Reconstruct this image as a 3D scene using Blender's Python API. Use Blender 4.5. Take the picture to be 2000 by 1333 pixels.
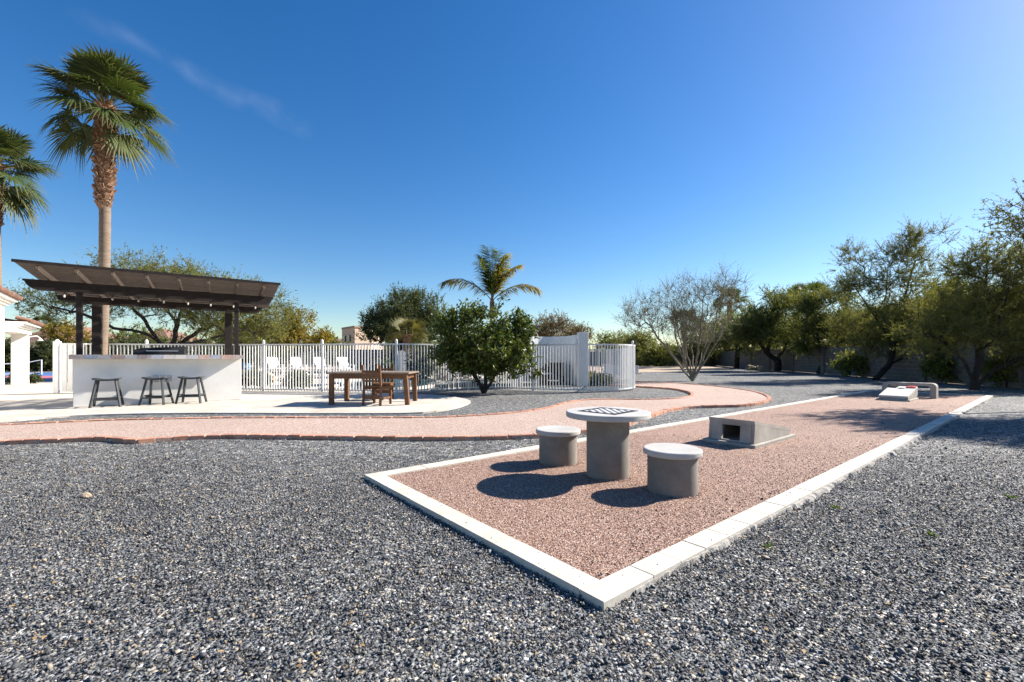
import bpy, bmesh, math, random
import numpy as np
from mathutils import Vector, Matrix, noise as mnoise
from mathutils.geometry import tessellate_polygon

for o in list(bpy.data.objects):
    bpy.data.objects.remove(o, do_unlink=True)
scene = bpy.context.scene
col = scene.collection
R = math.radians
random.seed(7)

# ------------------------------------------------------------ camera
EYE = 1.2            # eye height (m)
FPX, CPX, HPX = 884.0, 1000.0, 697.0   # survey of the photograph: focal length, centre column, horizon row
cam_d = bpy.data.cameras.new('camera')
cam_d.sensor_width = 36.0
cam_d.lens = FPX / 2000.0 * 36.0
cam_d.shift_y = (HPX - 666.5) / 2000.0
cam_d.clip_start = 0.05
cam_d.clip_end = 3000.0
cam = bpy.data.objects.new('camera', cam_d)
col.objects.link(cam)
cam.location = (0, 0, EYE)
cam.rotation_euler = (R(90), 0, 0)
scene.camera = cam

# ------------------------------------------------------------ sky, sun, exposure
SUN_AZ, SUN_EL = R(67.5), R(34.0)
sun_dir = Vector((math.cos(SUN_EL) * math.sin(SUN_AZ), math.cos(SUN_EL) * math.cos(SUN_AZ), math.sin(SUN_EL)))
world = bpy.data.worlds.new('World')
scene.world = world
world.use_nodes = True
wn, wl = world.node_tree.nodes, world.node_tree.links
wn.clear()
w_out = wn.new('ShaderNodeOutputWorld')
w_bg = wn.new('ShaderNodeBackground')
w_bg.inputs['Strength'].default_value = 0.0655
w_sky = wn.new('ShaderNodeTexSky')
w_sky.sky_type = 'NISHITA'
w_sky.sun_disc = False
w_sky.sun_elevation = SUN_EL
w_sky.sun_rotation = SUN_AZ
w_sky.altitude = 400
w_sky.air_density = 1.1
w_sky.dust_density = 0.50
w_sky.ozone_density = 3.0
# one thin high wisp of cirrus, given as a direction on the sky dome
w_tc = wn.new('ShaderNodeTexCoord')
d1 = Vector((-0.99, 1, 0.755)).normalized()
d2 = Vector((-0.44, 1, 0.485)).normalized()
nrm = d1.cross(d2).normalized()
mid = (d1 + d2).normalized()
along = nrm.cross(mid).normalized()
half = math.acos(d1.dot(d2)) / 2


def wmath(op, a, b=None, clamp=False):
    n = wn.new('ShaderNodeMath')
    n.operation = op
    n.use_clamp = clamp
    for i, v in enumerate((a, b)):
        if v is None:
            continue
        if isinstance(v, (int, float)):
            n.inputs[i].default_value = v
        else:
            wl.new(v, n.inputs[i])
    return n.outputs[0]


def wdot(v):
    n = wn.new('ShaderNodeVectorMath')
    n.operation = 'DOT_PRODUCT'
    wl.new(w_tc.outputs['Generated'], n.inputs[0])
    n.inputs[1].default_value = v
    return n.outputs['Value']


w_n1 = wn.new('ShaderNodeTexNoise')
w_n1.inputs['Scale'].default_value = 5.0
w_n1.inputs['Detail'].default_value = 6.0
wl.new(w_tc.outputs['Generated'], w_n1.inputs['Vector'])
w_n2 = wn.new('ShaderNodeTexNoise')
w_n2.inputs['Scale'].default_value = 26.0
w_n2.inputs['Detail'].default_value = 5.0
wl.new(w_tc.outputs['Generated'], w_n2.inputs['Vector'])
off = wmath('MULTIPLY', wmath('SUBTRACT', w_n1.outputs[0], 0.5), 0.10)
across = wmath('ABSOLUTE', wmath('ADD', wdot(nrm), off))
m1 = wmath('SUBTRACT', 1.0, wmath('DIVIDE', across, 0.018), True)
al = wmath('ABSOLUTE', wmath('DIVIDE', wdot(along), half * 1.02))
m2 = wmath('MULTIPLY', wmath('SUBTRACT', 1.0, al, True), 3.0, True)
m3 = wmath('MULTIPLY', wmath('SUBTRACT', w_n2.outputs[0], 0.28), 2.0, True)
front = wmath('GREATER_THAN', wdot(mid), 0.5)
msk = wmath('MULTIPLY', wmath('MULTIPLY', m1, m2), wmath('MULTIPLY', wmath('MULTIPLY', m3, front), 0.055))
w_mix = wn.new('ShaderNodeMix')
w_mix.data_type = 'RGBA'
wl.new(msk, w_mix.inputs[0])
w_hs = wn.new('ShaderNodeHueSaturation')
w_hs.inputs['Saturation'].default_value = 1.35
w_hs.inputs['Hue'].default_value = 0.506
wl.new(w_sky.outputs[0], w_hs.inputs['Color'])
wl.new(w_hs.outputs[0], w_mix.inputs[6])
w_mix.inputs[7].default_value = (9.0, 9.6, 10.4, 1)
wl.new(w_mix.outputs[2], w_bg.inputs['Color'])
wl.new(w_bg.outputs[0], w_out.inputs[0])

sl = bpy.data.lights.new('sun', 'SUN')
sl.energy = 5.0
sl.angle = R(0.53)
sl.color = (1.0, 0.94, 0.86)
sun = bpy.data.objects.new('sun', sl)
col.objects.link(sun)
sun.rotation_euler = sun_dir.to_track_quat('Z', 'Y').to_euler()
sun.location = (20, 10, 30)
vs = scene.view_settings
vs.view_transform = 'Standard'
vs.look = 'None'
vs.exposure = 1.28
vs.gamma = 1.0
scene.display_settings.display_device = 'sRGB'

# ------------------------------------------------------------ helpers


def G(px, py, z=0.0):
    """point of the level plane z that the surveyed photograph shows at (px, py)"""
    Y = FPX * (EYE - z) / (py - HPX)
    return Vector(((px - CPX) / FPX * Y, Y, z))


def P(px, py, Y):
    """point at distance Y"""
    return Vector(((px - CPX) / FPX * Y, Y, EYE - (py - HPX) / FPX * Y))


def tag(o, label=None, cat=None, group=None, kind=None):
    if label: o['label'] = label
    if cat: o['category'] = cat
    if group: o['group'] = group
    if kind: o['kind'] = kind
    return o


def empty(name, loc=(0, 0, 0), rz=0.0, label=None, cat=None, group=None):
    o = bpy.data.objects.new(name, None)
    o.empty_display_size = 0.1
    col.objects.link(o)
    o.location = loc
    o.rotation_euler = (0, 0, rz)
    return tag(o, label, cat, group)


def link(name, me, parent=None, loc=None, rot=None, scale=None):
    o = bpy.data.objects.new(name, me)
    col.objects.link(o)
    if parent: o.parent = parent
    if loc is not None: o.location = loc
    if rot is not None: o.rotation_euler = rot
    if scale is not None: o.scale = scale if hasattr(scale, '__len__') else (scale,) * 3
    return o


def copy_tree(o, parent=None):
    c = o.copy()
    col.objects.link(c)
    c.parent = parent
    for ch in list(o.children):
        copy_tree(ch, c)
    return c


class MB:
    def __init__(s):
        s.v, s.f, s.sm = [], [], []

    def add(s, vs_, fs, smooth=False):
        b = len(s.v)
        s.v += [tuple(v) for v in vs_]
        s.f += [tuple(i + b for i in f) for f in fs]
        s.sm += [smooth] * len(fs)
        return s

    def box(s, c, d, rot=None, taper=1.0):
        x, y, z = d[0] / 2, d[1] / 2, d[2] / 2
        vs_ = [Vector(p) for p in ((-x, -y, -z), (x, -y, -z), (x, y, -z), (-x, y, -z),
                                   (-x * taper, -y * taper, z), (x * taper, -y * taper, z), (x * taper, y * taper, z), (-x * taper, y * taper, z))]
        if rot is not None: vs_ = [rot @ v for v in vs_]
        c = Vector(c)
        return s.add([v + c for v in vs_], [(3, 2, 1, 0), (4, 5, 6, 7), (0, 1, 5, 4), (1, 2, 6, 5), (2, 3, 7, 6), (3, 0, 4, 7)])

    def bar(s, a, b, w, h, up=(0, 0, 1)):
        a, b = Vector(a), Vector(b)
        d = (b - a)
        L = d.length
        d.normalize()
        u = Vector(up)
        sd = u.cross(d)
        if sd.length < 1e-4: sd = Vector((1, 0, 0)).cross(d)
        sd.normalize()
        u = d.cross(sd)
        m = Matrix((sd, u, d)).transposed()
        return s.box((a + b) / 2, (w, h, L), m)

    def tube(s, pts, rad, n=8, cap=True, smooth=True):
        pts = [Vector(p) for p in pts]
        if not hasattr(rad, '__len__'): rad = [rad] * len(pts)
        vs_, fs = [], []
        ref = Vector((0.31, 0.17, 0.93))
        for i, p in enumerate(pts):
            t = pts[min(i + 1, len(pts) - 1)] - pts[max(i - 1, 0)]
            t.normalize()
            a = t.cross(ref)
            if a.length < 1e-3: a = t.cross(Vector((1, 0, 0)))
            a.normalize()
            b = t.cross(a)
            for k in range(n):
                an = 2 * math.pi * k / n
                vs_.append(p + (a * math.cos(an) + b * math.sin(an)) * rad[i])
        for i in range(len(pts) - 1):
            for k in range(n):
                k2 = (k + 1) % n
                fs.append((i * n + k, i * n + k2, (i + 1) * n + k2, (i + 1) * n + k))
        s.add(vs_, fs, smooth)
        if cap:
            s.add(vs_[:n], [tuple(range(n))])
            s.add(vs_[-n:], [tuple(reversed(range(n)))])
        return s

    def lathe(s, prof, n=40, smooth=True, split=False):
        if split:   # crisp between the bands of the profile, smooth round the axis
            for a, b in zip(prof[:-1], prof[1:]):
                ring = [(r * math.cos(2 * math.pi * k / n), r * math.sin(2 * math.pi * k / n), z) for r, z in (a, b) for k in range(n)]
                s.add(ring, [(k, (k + 1) % n, n + (k + 1) % n, n + k) for k in range(n)], True)
            return s
        vs_, fs = [], []
        for r, z in prof:
            for k in range(n):
                a = 2 * math.pi * k / n
                vs_.append((r * math.cos(a), r * math.sin(a), z))
        for i in range(len(prof) - 1):
            for k in range(n):
                k2 = (k + 1) % n
                fs.append((i * n + k, i * n + k2, (i + 1) * n + k2, (i + 1) * n + k))
        s.add(vs_, fs, smooth)
        s.add(vs_[:n], [tuple(reversed(range(n)))])
        s.add(vs_[-n:], [tuple(range(n))])
        return s

    def prism(s, poly, z0, z1, bottom=True):
        """horizontal polygon (x, y) extruded from z0 to z1"""
        n = len(poly)
        tri = tessellate_polygon([[Vector((p[0], p[1], 0)) for p in poly]])
        vs_ = [(p[0], p[1], z0) for p in poly] + [(p[0], p[1], z1) for p in poly]
        fs = []
        area = sum(poly[i][0] * poly[(i + 1) % n][1] - poly[(i + 1) % n][0] * poly[i][1] for i in range(n))
        for t in tri:
            a, b, c = [Vector((poly[i][0], poly[i][1])) for i in t]
            ccw = (b - a).cross(c - a) > 0
            t = t if ccw else (t[0], t[2], t[1])
            fs.append(tuple(i + n for i in t))
            if bottom: fs.append(tuple(reversed(t)))
        for i in range(n):
            j = (i + 1) % n
            fs.append((i, j, j + n, i + n) if area > 0 else (j, i, i + n, j + n))
        return s.add(vs_, fs)

    def mesh(s, name, m=None, bevel=0.0, segs=1, xf=None):
        me = bpy.data.meshes.new(name)
        vs_ = s.v if xf is None else [tuple(xf @ Vector(v)) for v in s.v]
        me.from_pydata(vs_, [], s.f)
        for p, sm in zip(me.polygons, s.sm): p.use_smooth = sm
        if bevel > 0:
            bm = bmesh.new()
            bm.from_mesh(me)
            ed = [e for e in bm.edges if len(e.link_faces) == 2 and e.calc_face_angle(0) > 0.5]
            bmesh.ops.bevel(bm, geom=ed, offset=bevel, segments=segs, affect='EDGES', profile=0.5, clamp_overlap=True)
            bm.to_mesh(me)
            bm.free()
        if m: me.materials.append(m)
        return me

    def build(s, name, m, parent=None, bevel=0.0, segs=1, loc=None, rot=None):
        return link(name, s.mesh(name, m, bevel, segs), parent, loc, rot)


def np_mesh(name, V, F, m, colr=None, smooth=False):
    """mesh from arrays; every face has the same number of corners"""
    V = np.asarray(V, np.float32)
    F = np.asarray(F, np.int32)
    me = bpy.data.meshes.new(name)
    k = F.shape[1]
    me.vertices.add(len(V))
    me.vertices.foreach_set('co', V.ravel())
    me.loops.add(F.size)
    me.loops.foreach_set('vertex_index', F.ravel())
    me.polygons.add(len(F))
    me.polygons.foreach_set('loop_start', np.arange(0, F.size, k, dtype=np.int32))
    if smooth: me.polygons.foreach_set('use_smooth', np.ones(len(F), bool))
    me.update(calc_edges=True)
    if colr is not None:
        at = me.color_attributes.new('col', 'FLOAT_COLOR', 'POINT')
        c4 = np.ones((len(V), 4), np.float32)
        c4[:, :3] = colr
        at.data.foreach_set('color', c4.ravel())
    me.materials.append(m)
    return me


def inside(poly, X, Y):
    poly = np.asarray([(p[0], p[1]) for p in poly])
    r = np.zeros(X.shape, bool)
    j = len(poly) - 1
    for i in range(len(poly)):
        xi, yi = poly[i]
        xj, yj = poly[j]
        c = ((yi > Y) != (yj > Y)) & (X < (xj - xi) * (Y - yi) / (yj - yi + 1e-12) + xi)
        r ^= c
        j = i
    return r


def spline(pts, step):
    """even resampling of a Catmull-Rom curve through pts"""
    pts = [Vector(p) for p in pts]
    fine = []
    for i in range(len(pts) - 1):
        p0, p1, p2, p3 = pts[max(i - 1, 0)], pts[i], pts[i + 1], pts[min(i + 2, len(pts) - 1)]
        for k in range(12):
            t = k / 12
            fine.append(0.5 * ((2 * p1) + (p2 - p0) * t + (2 * p0 - 5 * p1 + 4 * p2 - p3) * t * t + (3 * p1 - p0 - 3 * p2 + p3) * t ** 3))
    fine.append(pts[-1])
    out, acc = [fine[0]], 0.0
    for a, b in zip(fine[:-1], fine[1:]):
        d = (b - a).length
        while acc + d >= step:
            k = (step - acc) / d
            a = a.lerp(b, k)
            out.append(a.copy())
            d = (b - a).length
            acc = 0.0
        acc += d
    return out

# ------------------------------------------------------------ materials


class NT:
    def __init__(s, name):
        s.m = bpy.data.materials.new(name)
        s.m.use_nodes = True
        s.n, s.l = s.m.node_tree.nodes, s.m.node_tree.links
        s.p = s.n['Principled BSDF']

    def new(s, t, **kw):
        n = s.n.new('ShaderNode' + t)
        for k, v in kw.items(): setattr(n, k, v)
        return n

    def set(s, sock, v):
        if hasattr(v, 'node'): s.l.new(v, sock)
        elif isinstance(v, (tuple, list)) and len(v) == 3 and sock.type == 'RGBA': sock.default_value = (*v, 1)
        else: sock.default_value = v

    def math(s, op, a, b=None, clamp=False):
        n = s.new('Math', operation=op, use_clamp=clamp)
        s.set(n.inputs[0], a)
        if b is not None: s.set(n.inputs[1], b)
        return n.outputs[0]

    def mix(s, f, a, b, blend='MIX'):
        n = s.new('Mix', data_type='RGBA', blend_type=blend)
        s.set(n.inputs[0], f)
        s.set(n.inputs[6], a)
        s.set(n.inputs[7], b)
        return n.outputs[2]

    def noise(s, vec, scale, detail=3.0, rough=0.55, w=None):
        n = s.new('TexNoise', noise_dimensions='4D' if w is not None else '3D')
        s.l.new(vec, n.inputs['Vector'])
        if w is not None: s.l.new(w, n.inputs['W'])
        n.inputs['Scale'].default_value = scale
        n.inputs['Detail'].default_value = detail
        n.inputs['Roughness'].default_value = rough
        return n.outputs[0]

    def ramp(s, f, stops, interp='LINEAR'):
        n = s.new('ValToRGB')
        n.color_ramp.interpolation = interp
        el = n.color_ramp.elements
        while len(el) < len(stops): el.new(0.5)
        for e, (p, c) in zip(el, stops):
            e.position = p
            e.color = (*c, 1) if len(c) == 3 else c
        s.l.new(f, n.inputs[0])
        return n.outputs[0]

    def bump(s, h, strength, dist):
        n = s.new('Bump')
        n.inputs['Strength'].default_value = strength
        n.inputs['Distance'].default_value = dist
        s.l.new(h, n.inputs['Height'])
        return n.outputs[0]


def surf(name, c1, c2, scale=3.0, rough=0.85, bump=0.0, bscale=40.0, bdist=0.004, vary=0.0, speck=None, metal=0.0, stretch=None, spec=0.3, detail=5.0):
    """plain weathered surface: two colours mottled by noise, fine grain, optional specks and a tone of its own for each piece"""
    t = NT(name)
    tc = t.new('TexCoord')
    oi = t.new('ObjectInfo')
    w = t.math('MULTIPLY', oi.outputs['Random'], 37.0)
    vec = tc.outputs['Object']
    if stretch:
        mp = t.new('Mapping')
        mp.inputs['Scale'].default_value = stretch
        t.l.new(vec, mp.inputs[0])
        vec = mp.outputs[0]
    f = t.noise(vec, scale, detail, 0.6, w)
    f = t.ramp(f, [(0.3, (0, 0, 0)), (0.7, (1, 1, 1))])
    c = t.mix(f, c1, c2)
    if speck:
        sc, amt, sc_col = speck
        g = t.noise(vec, sc, 2.0, 0.5, w)
        g = t.ramp(g, [(0.55, (0, 0, 0)), (0.68, (amt,) * 3)])
        c = t.mix(g, c, sc_col)
    if vary:
        v = t.math('ADD', t.math('MULTIPLY', oi.outputs['Random'], 2 * vary), 1.0 - vary)
        cb = t.new('CombineColor')
        for i in range(3): t.l.new(v, cb.inputs[i])
        c = t.mix(1.0, c, cb.outputs[0], 'MULTIPLY')
    t.set(t.p.inputs['Base Color'], c)
    t.p.inputs['Roughness'].default_value = rough
    t.p.inputs['Metallic'].default_value = metal
    t.p.inputs['Specular IOR Level'].default_value = spec
    if bump:
        t.set(t.p.inputs['Normal'], t.bump(t.noise(vec, bscale, 4.0, 0.6, w), bump, bdist))
    return t.m


def leafmat(name, gloss=0.5, transl=0.3, rough=0.5):
    t = NT(name)
    a = t.new('Attribute', attribute_name='col')
    t.l.new(a.outputs['Color'], t.p.inputs['Base Color'])
    t.p.inputs['Roughness'].default_value = rough
    t.p.inputs['Specular IOR Level'].default_value = gloss
    tr = t.new('BsdfTranslucent')
    t.l.new(t.mix(1.0, a.outputs['Color'], (1.25, 1.15, 0.55), 'MULTIPLY'), tr.inputs[0])
    mx = t.new('MixShader')
    mx.inputs[0].default_value = transl
    t.l.new(t.p.outputs[0], mx.inputs[1])
    t.l.new(tr.outputs[0], mx.inputs[2])
    t.l.new(mx.outputs[0], t.n['Material Output'].inputs[0])
    return t.m


def colmat(name, rough=0.8, spec=0.3):
    t = NT(name)
    a = t.new('Attribute', attribute_name='col')
    tc = t.new('TexCoord')
    n = t.noise(tc.outputs['Object'], 160.0, 3.0)
    g = t.ramp(n, [(0.3, (0.75,) * 3), (0.7, (1.2,) * 3)])
    t.set(t.p.inputs['Base Color'], t.mix(1.0, a.outputs['Color'], g, 'MULTIPLY'))
    t.p.inputs['Roughness'].default_value = rough
    t.p.inputs['Specular IOR Level'].default_value = spec
    return t.m


def gravelmat(name, stops, scale, bump, big=(0.8, 1.15), dist=0.008, rough=0.85, clump=False, roll=0.0):
    """loose stones too small to pick apart: a tone for each cell, rounded relief"""
    t = NT(name)
    tc = t.new('TexCoord')
    vec = tc.outputs['Object']
    nz = t.new('TexNoise')
    nz.inputs['Scale'].default_value = scale * 0.7
    nz.inputs['Detail'].default_value = 2
    t.l.new(vec, nz.inputs['Vector'])
    warp = t.new('VectorMath', operation='MULTIPLY_ADD')
    t.l.new(nz.outputs['Color'], warp.inputs[0])
    warp.inputs[1].default_value = (0.6 / scale,) * 3
    t.l.new(vec, warp.inputs[2])
    vo = t.new('TexVoronoi', feature='F1')
    vo.inputs['Scale'].default_value = scale
    t.l.new(warp.outputs[0], vo.inputs['Vector'])
    sp = t.new('SeparateColor')
    t.l.new(vo.outputs['Color'], sp.inputs[0])
    c = t.ramp(sp.outputs[0], stops)
    lo = t.noise(vec, 0.45, 4.0, 0.6)
    g = t.ramp(lo, [(0.3, (big[0],) * 3), (0.7, (big[1],) * 3)])
    c = t.mix(1.0, c, g, 'MULTIPLY')
    gap = t.ramp(vo.outputs['Distance'], [(0.35, (1, 1, 1)), (0.8, (0.32, 0.32, 0.32))])
    c = t.mix(1.0, c, gap, 'MULTIPLY')
    if clump:   # stones lie in lighter and darker handfuls
        for sc_, lo_, hi_ in ((scale * 0.16, 0.62, 1.42), (scale * 0.4, 0.7, 1.32)):
            c = t.mix(1.0, c, t.ramp(t.noise(vec, sc_, 2.0, 0.7), [(0.36, (lo_,) * 3), (0.64, (hi_,) * 3)]), 'MULTIPLY')
    t.set(t.p.inputs['Base Color'], c)
    t.p.inputs['Roughness'].default_value = rough
    t.p.inputs['Specular IOR Level'].default_value = 0.25
    h = t.math('SUBTRACT', 1.0, t.math('POWER', vo.outputs['Distance'], 1.6))
    h = t.math('ADD', h, t.math('MULTIPLY', sp.outputs[1], 0.9))
    if roll: h = t.math('ADD', h, t.math('MULTIPLY', t.noise(vec, 2.6, 4.0, 0.55), roll))
    t.set(t.p.inputs['Normal'], t.bump(h, bump, dist))
    return t.m


M = {}
DARKG = [(0.0, (0.048, 0.051, 0.057)), (0.3, (0.115, 0.119, 0.127)), (0.58, (0.200, 0.203, 0.205)), (0.76, (0.29, 0.283, 0.265)), (0.84, (0.33, 0.25, 0.15)), (0.90, (0.35, 0.32, 0.28)), (0.95, (0.40, 0.29, 0.165)), (1.0, (0.52, 0.50, 0.46))]
FARG = [(0.0, (0.05, 0.051, 0.051)), (0.3, (0.155, 0.155, 0.152)), (0.6, (0.26, 0.257, 0.247)), (0.8, (0.39, 0.37, 0.34)), (0.92, (0.48, 0.40, 0.29)), (1.0, (0.66, 0.63, 0.58))]
PINKG = [(0.0, (0.15, 0.075, 0.052)), (0.2, (0.31, 0.180, 0.130)), (0.6, (0.43, 0.275, 0.208)), (0.88, (0.53, 0.375, 0.295)), (1.0, (0.68, 0.56, 0.47))]
PATHG = [(0.0, (0.26, 0.165, 0.12)), (0.15, (0.46, 0.315, 0.245)), (0.6, (0.56, 0.41, 0.33)), (0.88, (0.68, 0.54, 0.46)), (1.0, (0.76, 0.66, 0.58))]
DARKG = [(p_, (c_[0] * .86, c_[1] * .88, c_[2] * .92)) for p_, c_ in DARKG]
FARG = [(p_, (c_[0] * .84, c_[1] * .87, c_[2] * .90)) for p_, c_ in FARG]
M['ground'] = surf('desert_soil', (0.36, 0.27, 0.19), (0.46, 0.36, 0.26), 0.6, 0.95, 0.5, 9.0, 0.02)
M['gravel'] = gravelmat('grey_gravel', FARG, 48.0, 1.0, (0.85, 1.2), 0.012, clump=True)
M['pink'] = gravelmat('pink_granite', PINKG, 105.0, 0.6, (0.88, 1.1), 0.004, roll=5.0)
M['path'] = gravelmat('pale_pink_granite', PATHG, 95.0, 0.5, (0.92, 1.08), 0.004, roll=2.0)
M['stone'] = colmat('stone_chip', 0.7, 0.35)
M['travertine'] = surf('travertine', (0.47, 0.425, 0.35), (0.61, 0.565, 0.485), 5.0, 0.75, 0.25, 60.0, 0.002, 0.06, (38.0, 0.35, (0.38, 0.32, 0.25)))
M['mortar'] = surf('mortar', (0.26, 0.24, 0.215), (0.40, 0.375, 0.34), 14.0, 0.95, 0.8, 45.0, 0.01)
M['brick'] = surf('red_brick', (0.38, 0.175, 0.11), (0.51, 0.275, 0.19), 14.0, 0.9, 0.4, 90.0, 0.003, 0.22, (55.0, 0.5, (0.55, 0.36, 0.28)))
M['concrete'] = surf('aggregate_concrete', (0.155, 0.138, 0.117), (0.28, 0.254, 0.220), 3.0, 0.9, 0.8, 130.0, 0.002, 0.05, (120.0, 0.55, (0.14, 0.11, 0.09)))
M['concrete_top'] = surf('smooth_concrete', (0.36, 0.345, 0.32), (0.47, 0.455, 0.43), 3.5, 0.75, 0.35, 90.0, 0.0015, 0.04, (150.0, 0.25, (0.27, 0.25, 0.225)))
M['concrete_cast'] = surf('cast_concrete', (0.27, 0.242, 0.205), (0.42, 0.388, 0.34), 3.0, 0.85, 0.4, 110.0, 0.002, 0.05, (90.0, 0.3, (0.22, 0.185, 0.15)))
M['board_white'] = surf('whitewashed_concrete', (0.46, 0.445, 0.42), (0.54, 0.525, 0.50), 6.0, 0.8, 0.3, 90.0, 0.001)
M['ink'] = surf('charcoal_tile', (0.022, 0.023, 0.028), (0.038, 0.040, 0.046), 20.0, 0.85, spec=0.1)
M['ivory'] = surf('ivory_tile', (0.60, 0.60, 0.60), (0.70, 0.69, 0.68), 20.0, 0.5)
t = NT('pale_travertine_deck')
tc_ = t.new('TexCoord')
mp_ = t.new('Mapping')
mp_.inputs['Rotation'].default_value = (0, 0, R(33))
t.l.new(tc_.outputs['Object'], mp_.inputs[0])
bt_n = t.new('TexBrick')
t.l.new(mp_.outputs[0], bt_n.inputs['Vector'])
for k_, v_ in (('Scale', 1.0), ('Mortar Size', 0.006), ('Mortar Smooth', 0.3), ('Brick Width', 0.61), ('Row Height', 0.41)): bt_n.inputs[k_].default_value = v_
bt_n.inputs['Color1'].default_value = (0.50, 0.455, 0.39, 1)
bt_n.inputs['Color2'].default_value = (0.58, 0.54, 0.475, 1)
bt_n.inputs['Mortar'].default_value = (0.33, 0.285, 0.235, 1)
c_ = t.mix(1.0, bt_n.outputs['Color'], t.ramp(t.noise(tc_.outputs['Object'], 1.1, 6.0, 0.65), [(0.3, (0.82, 0.80, 0.77)), (0.65, (1.06, 1.05, 1.04))]), 'MULTIPLY')
c_ = t.mix(t.ramp(t.noise(tc_.outputs['Object'], 17.0, 3.0), [(0.56, (0, 0, 0)), (0.7, (0.4,) * 3)]), c_, (0.34, 0.29, 0.235))
t.set(t.p.inputs['Base Color'], c_)
t.p.inputs['Roughness'].default_value = 0.8
t.p.inputs['Specular IOR Level'].default_value = 0.3
M['deck'] = t.m
M['stucco'] = surf('white_stucco', (0.76, 0.73, 0.67), (0.85, 0.82, 0.76), 4.0, 0.92, 0.5, 110.0, 0.003, 0.0, (2.0, 0.2, (0.66, 0.61, 0.53)))
M['wall_white'] = surf('white_render', (0.54, 0.55, 0.54), (0.64, 0.65, 0.64), 2.0, 0.9, 0.3, 70.0, 0.003)
M['white_metal'] = surf('white_powder_coat', (0.60, 0.60, 0.585), (0.70, 0.70, 0.685), 6.0, 0.45, spec=0.4)
M['white_wood'] = surf('white_painted_wood', (0.74, 0.74, 0.73), (0.84, 0.84, 0.83), 6.0, 0.55)
M['brown'] = surf('dark_brown_beam', (0.016, 0.011, 0.009), (0.034, 0.024, 0.020), 9.0, 0.7, 0.4, 60.0, 0.003, 0.1, stretch=(1, 1, 1))
M['lattice'] = surf('brown_lattice', (0.075, 0.056, 0.043), (0.12, 0.093, 0.072), 12.0, 0.75, vary=0.2)
M['stool_wood'] = surf('charcoal_wood', (0.030, 0.034, 0.038), (0.060, 0.064, 0.068), 18.0, 0.6, 0.3, 80.0, 0.002)
M['teak'] = surf('reddish_wood', (0.105, 0.046, 0.020), (0.20, 0.098, 0.045), 6.0, 0.6, 0.5, 30.0, 0.003, 0.15, stretch=(1.0, 1.0, 6.0))
M['teak_top'] = surf('weathered_wood', (0.17, 0.125, 0.09), (0.26, 0.20, 0.15), 5.0, 0.65, 0.4, 30.0, 0.003, 0.15, stretch=(1, 8, 1))
M['black'] = surf('black_cover', (0.010, 0.010, 0.011), (0.022, 0.022, 0.024), 8.0, 0.55, 0.3, 25.0, 0.01)
M['steel'] = surf('brushed_steel', (0.45, 0.46, 0.48), (0.58, 0.59, 0.61), 10.0, 0.35, metal=0.8)
M['bulb'] = surf('clear_bulb', (0.55, 0.53, 0.48), (0.7, 0.68, 0.62), 10.0, 0.1, spec=0.6)
M['bark'] = surf('dark_bark', (0.022, 0.017, 0.014), (0.050, 0.040, 0.032), 9.0, 0.95, 0.9, 22.0, 0.02)
M['twig'] = surf('olive_twig', (0.10, 0.088, 0.045), (0.18, 0.16, 0.09), 9.0, 0.9)
M['bark_pale'] = surf('grey_green_bark', (0.15, 0.13, 0.09), (0.26, 0.23, 0.17), 9.0, 0.9, 0.6, 22.0, 0.01)
M['palm_trunk'] = surf('ringed_palm_trunk', (0.155, 0.108, 0.072), (0.27, 0.205, 0.15), 3.0, 0.95, 0.8, 12.0, 0.02, stretch=(1, 1, 9))
M['boots'] = surf('palm_leaf_bases', (0.15, 0.075, 0.04), (0.33, 0.20, 0.125), 7.0, 0.9, 0.6, 30.0, 0.01, 0.3)
M['leaf'] = leafmat('foliage', 0.2, 0.46, 0.65)
M['leaf_gloss'] = leafmat('glossy_foliage', 0.35, 0.26, 0.5)
M['frond'] = leafmat('palm_frond', 0.25, 0.32, 0.55)
M['tile'] = surf('terracotta_roof', (0.17, 0.088, 0.064), (0.27, 0.158, 0.118), 3.0, 0.9, vary=0.2)
M['tan_wall'] = surf('tan_stucco', (0.45, 0.34, 0.25), (0.54, 0.42, 0.31), 1.5, 0.95)
M['cream_wall'] = surf('cream_stucco', (0.58, 0.50, 0.40), (0.66, 0.58, 0.47), 1.5, 0.95)
M['dark_glass'] = surf('dark_window', (0.015, 0.018, 0.022), (0.03, 0.034, 0.04), 2.0, 0.1, spec=0.7)
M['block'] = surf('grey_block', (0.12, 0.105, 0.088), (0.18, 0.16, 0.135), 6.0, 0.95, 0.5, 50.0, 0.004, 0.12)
M['court_blue'] = surf('blue_court_paint', (0.055, 0.14, 0.32), (0.07, 0.17, 0.38), 1.0, 0.8)
M['court_pink'] = surf('red_court_paint', (0.42, 0.13, 0.17), (0.47, 0.16, 0.20), 1.0, 0.8)
M['net'] = surf('white_net_tape', (0.7, 0.7, 0.7), (0.78, 0.78, 0.78), 4.0, 0.8)
M['rock'] = surf('tan_rock', (0.40, 0.28, 0.18), (0.58, 0.44, 0.31), 5.0, 0.9, 0.7, 30.0, 0.02)
M['rock_dark'] = surf('brown_rock', (0.20, 0.15, 0.11), (0.33, 0.26, 0.20), 6.0, 0.9, 0.7, 30.0, 0.02)
M['bag_red'] = surf('red_canvas', (0.42, 0.03, 0.035), (0.52, 0.05, 0.05), 9.0, 0.9, 0.4, 150.0, 0.002)
M['bag_dark'] = surf('charcoal_canvas', (0.022, 0.023, 0.025), (0.04, 0.042, 0.045), 9.0, 0.95, 0.4, 150.0, 0.002, spec=0.05)
M['blue_box'] = surf('blue_plastic', (0.06, 0.19, 0.45), (0.08, 0.24, 0.52), 4.0, 0.5)
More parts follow.
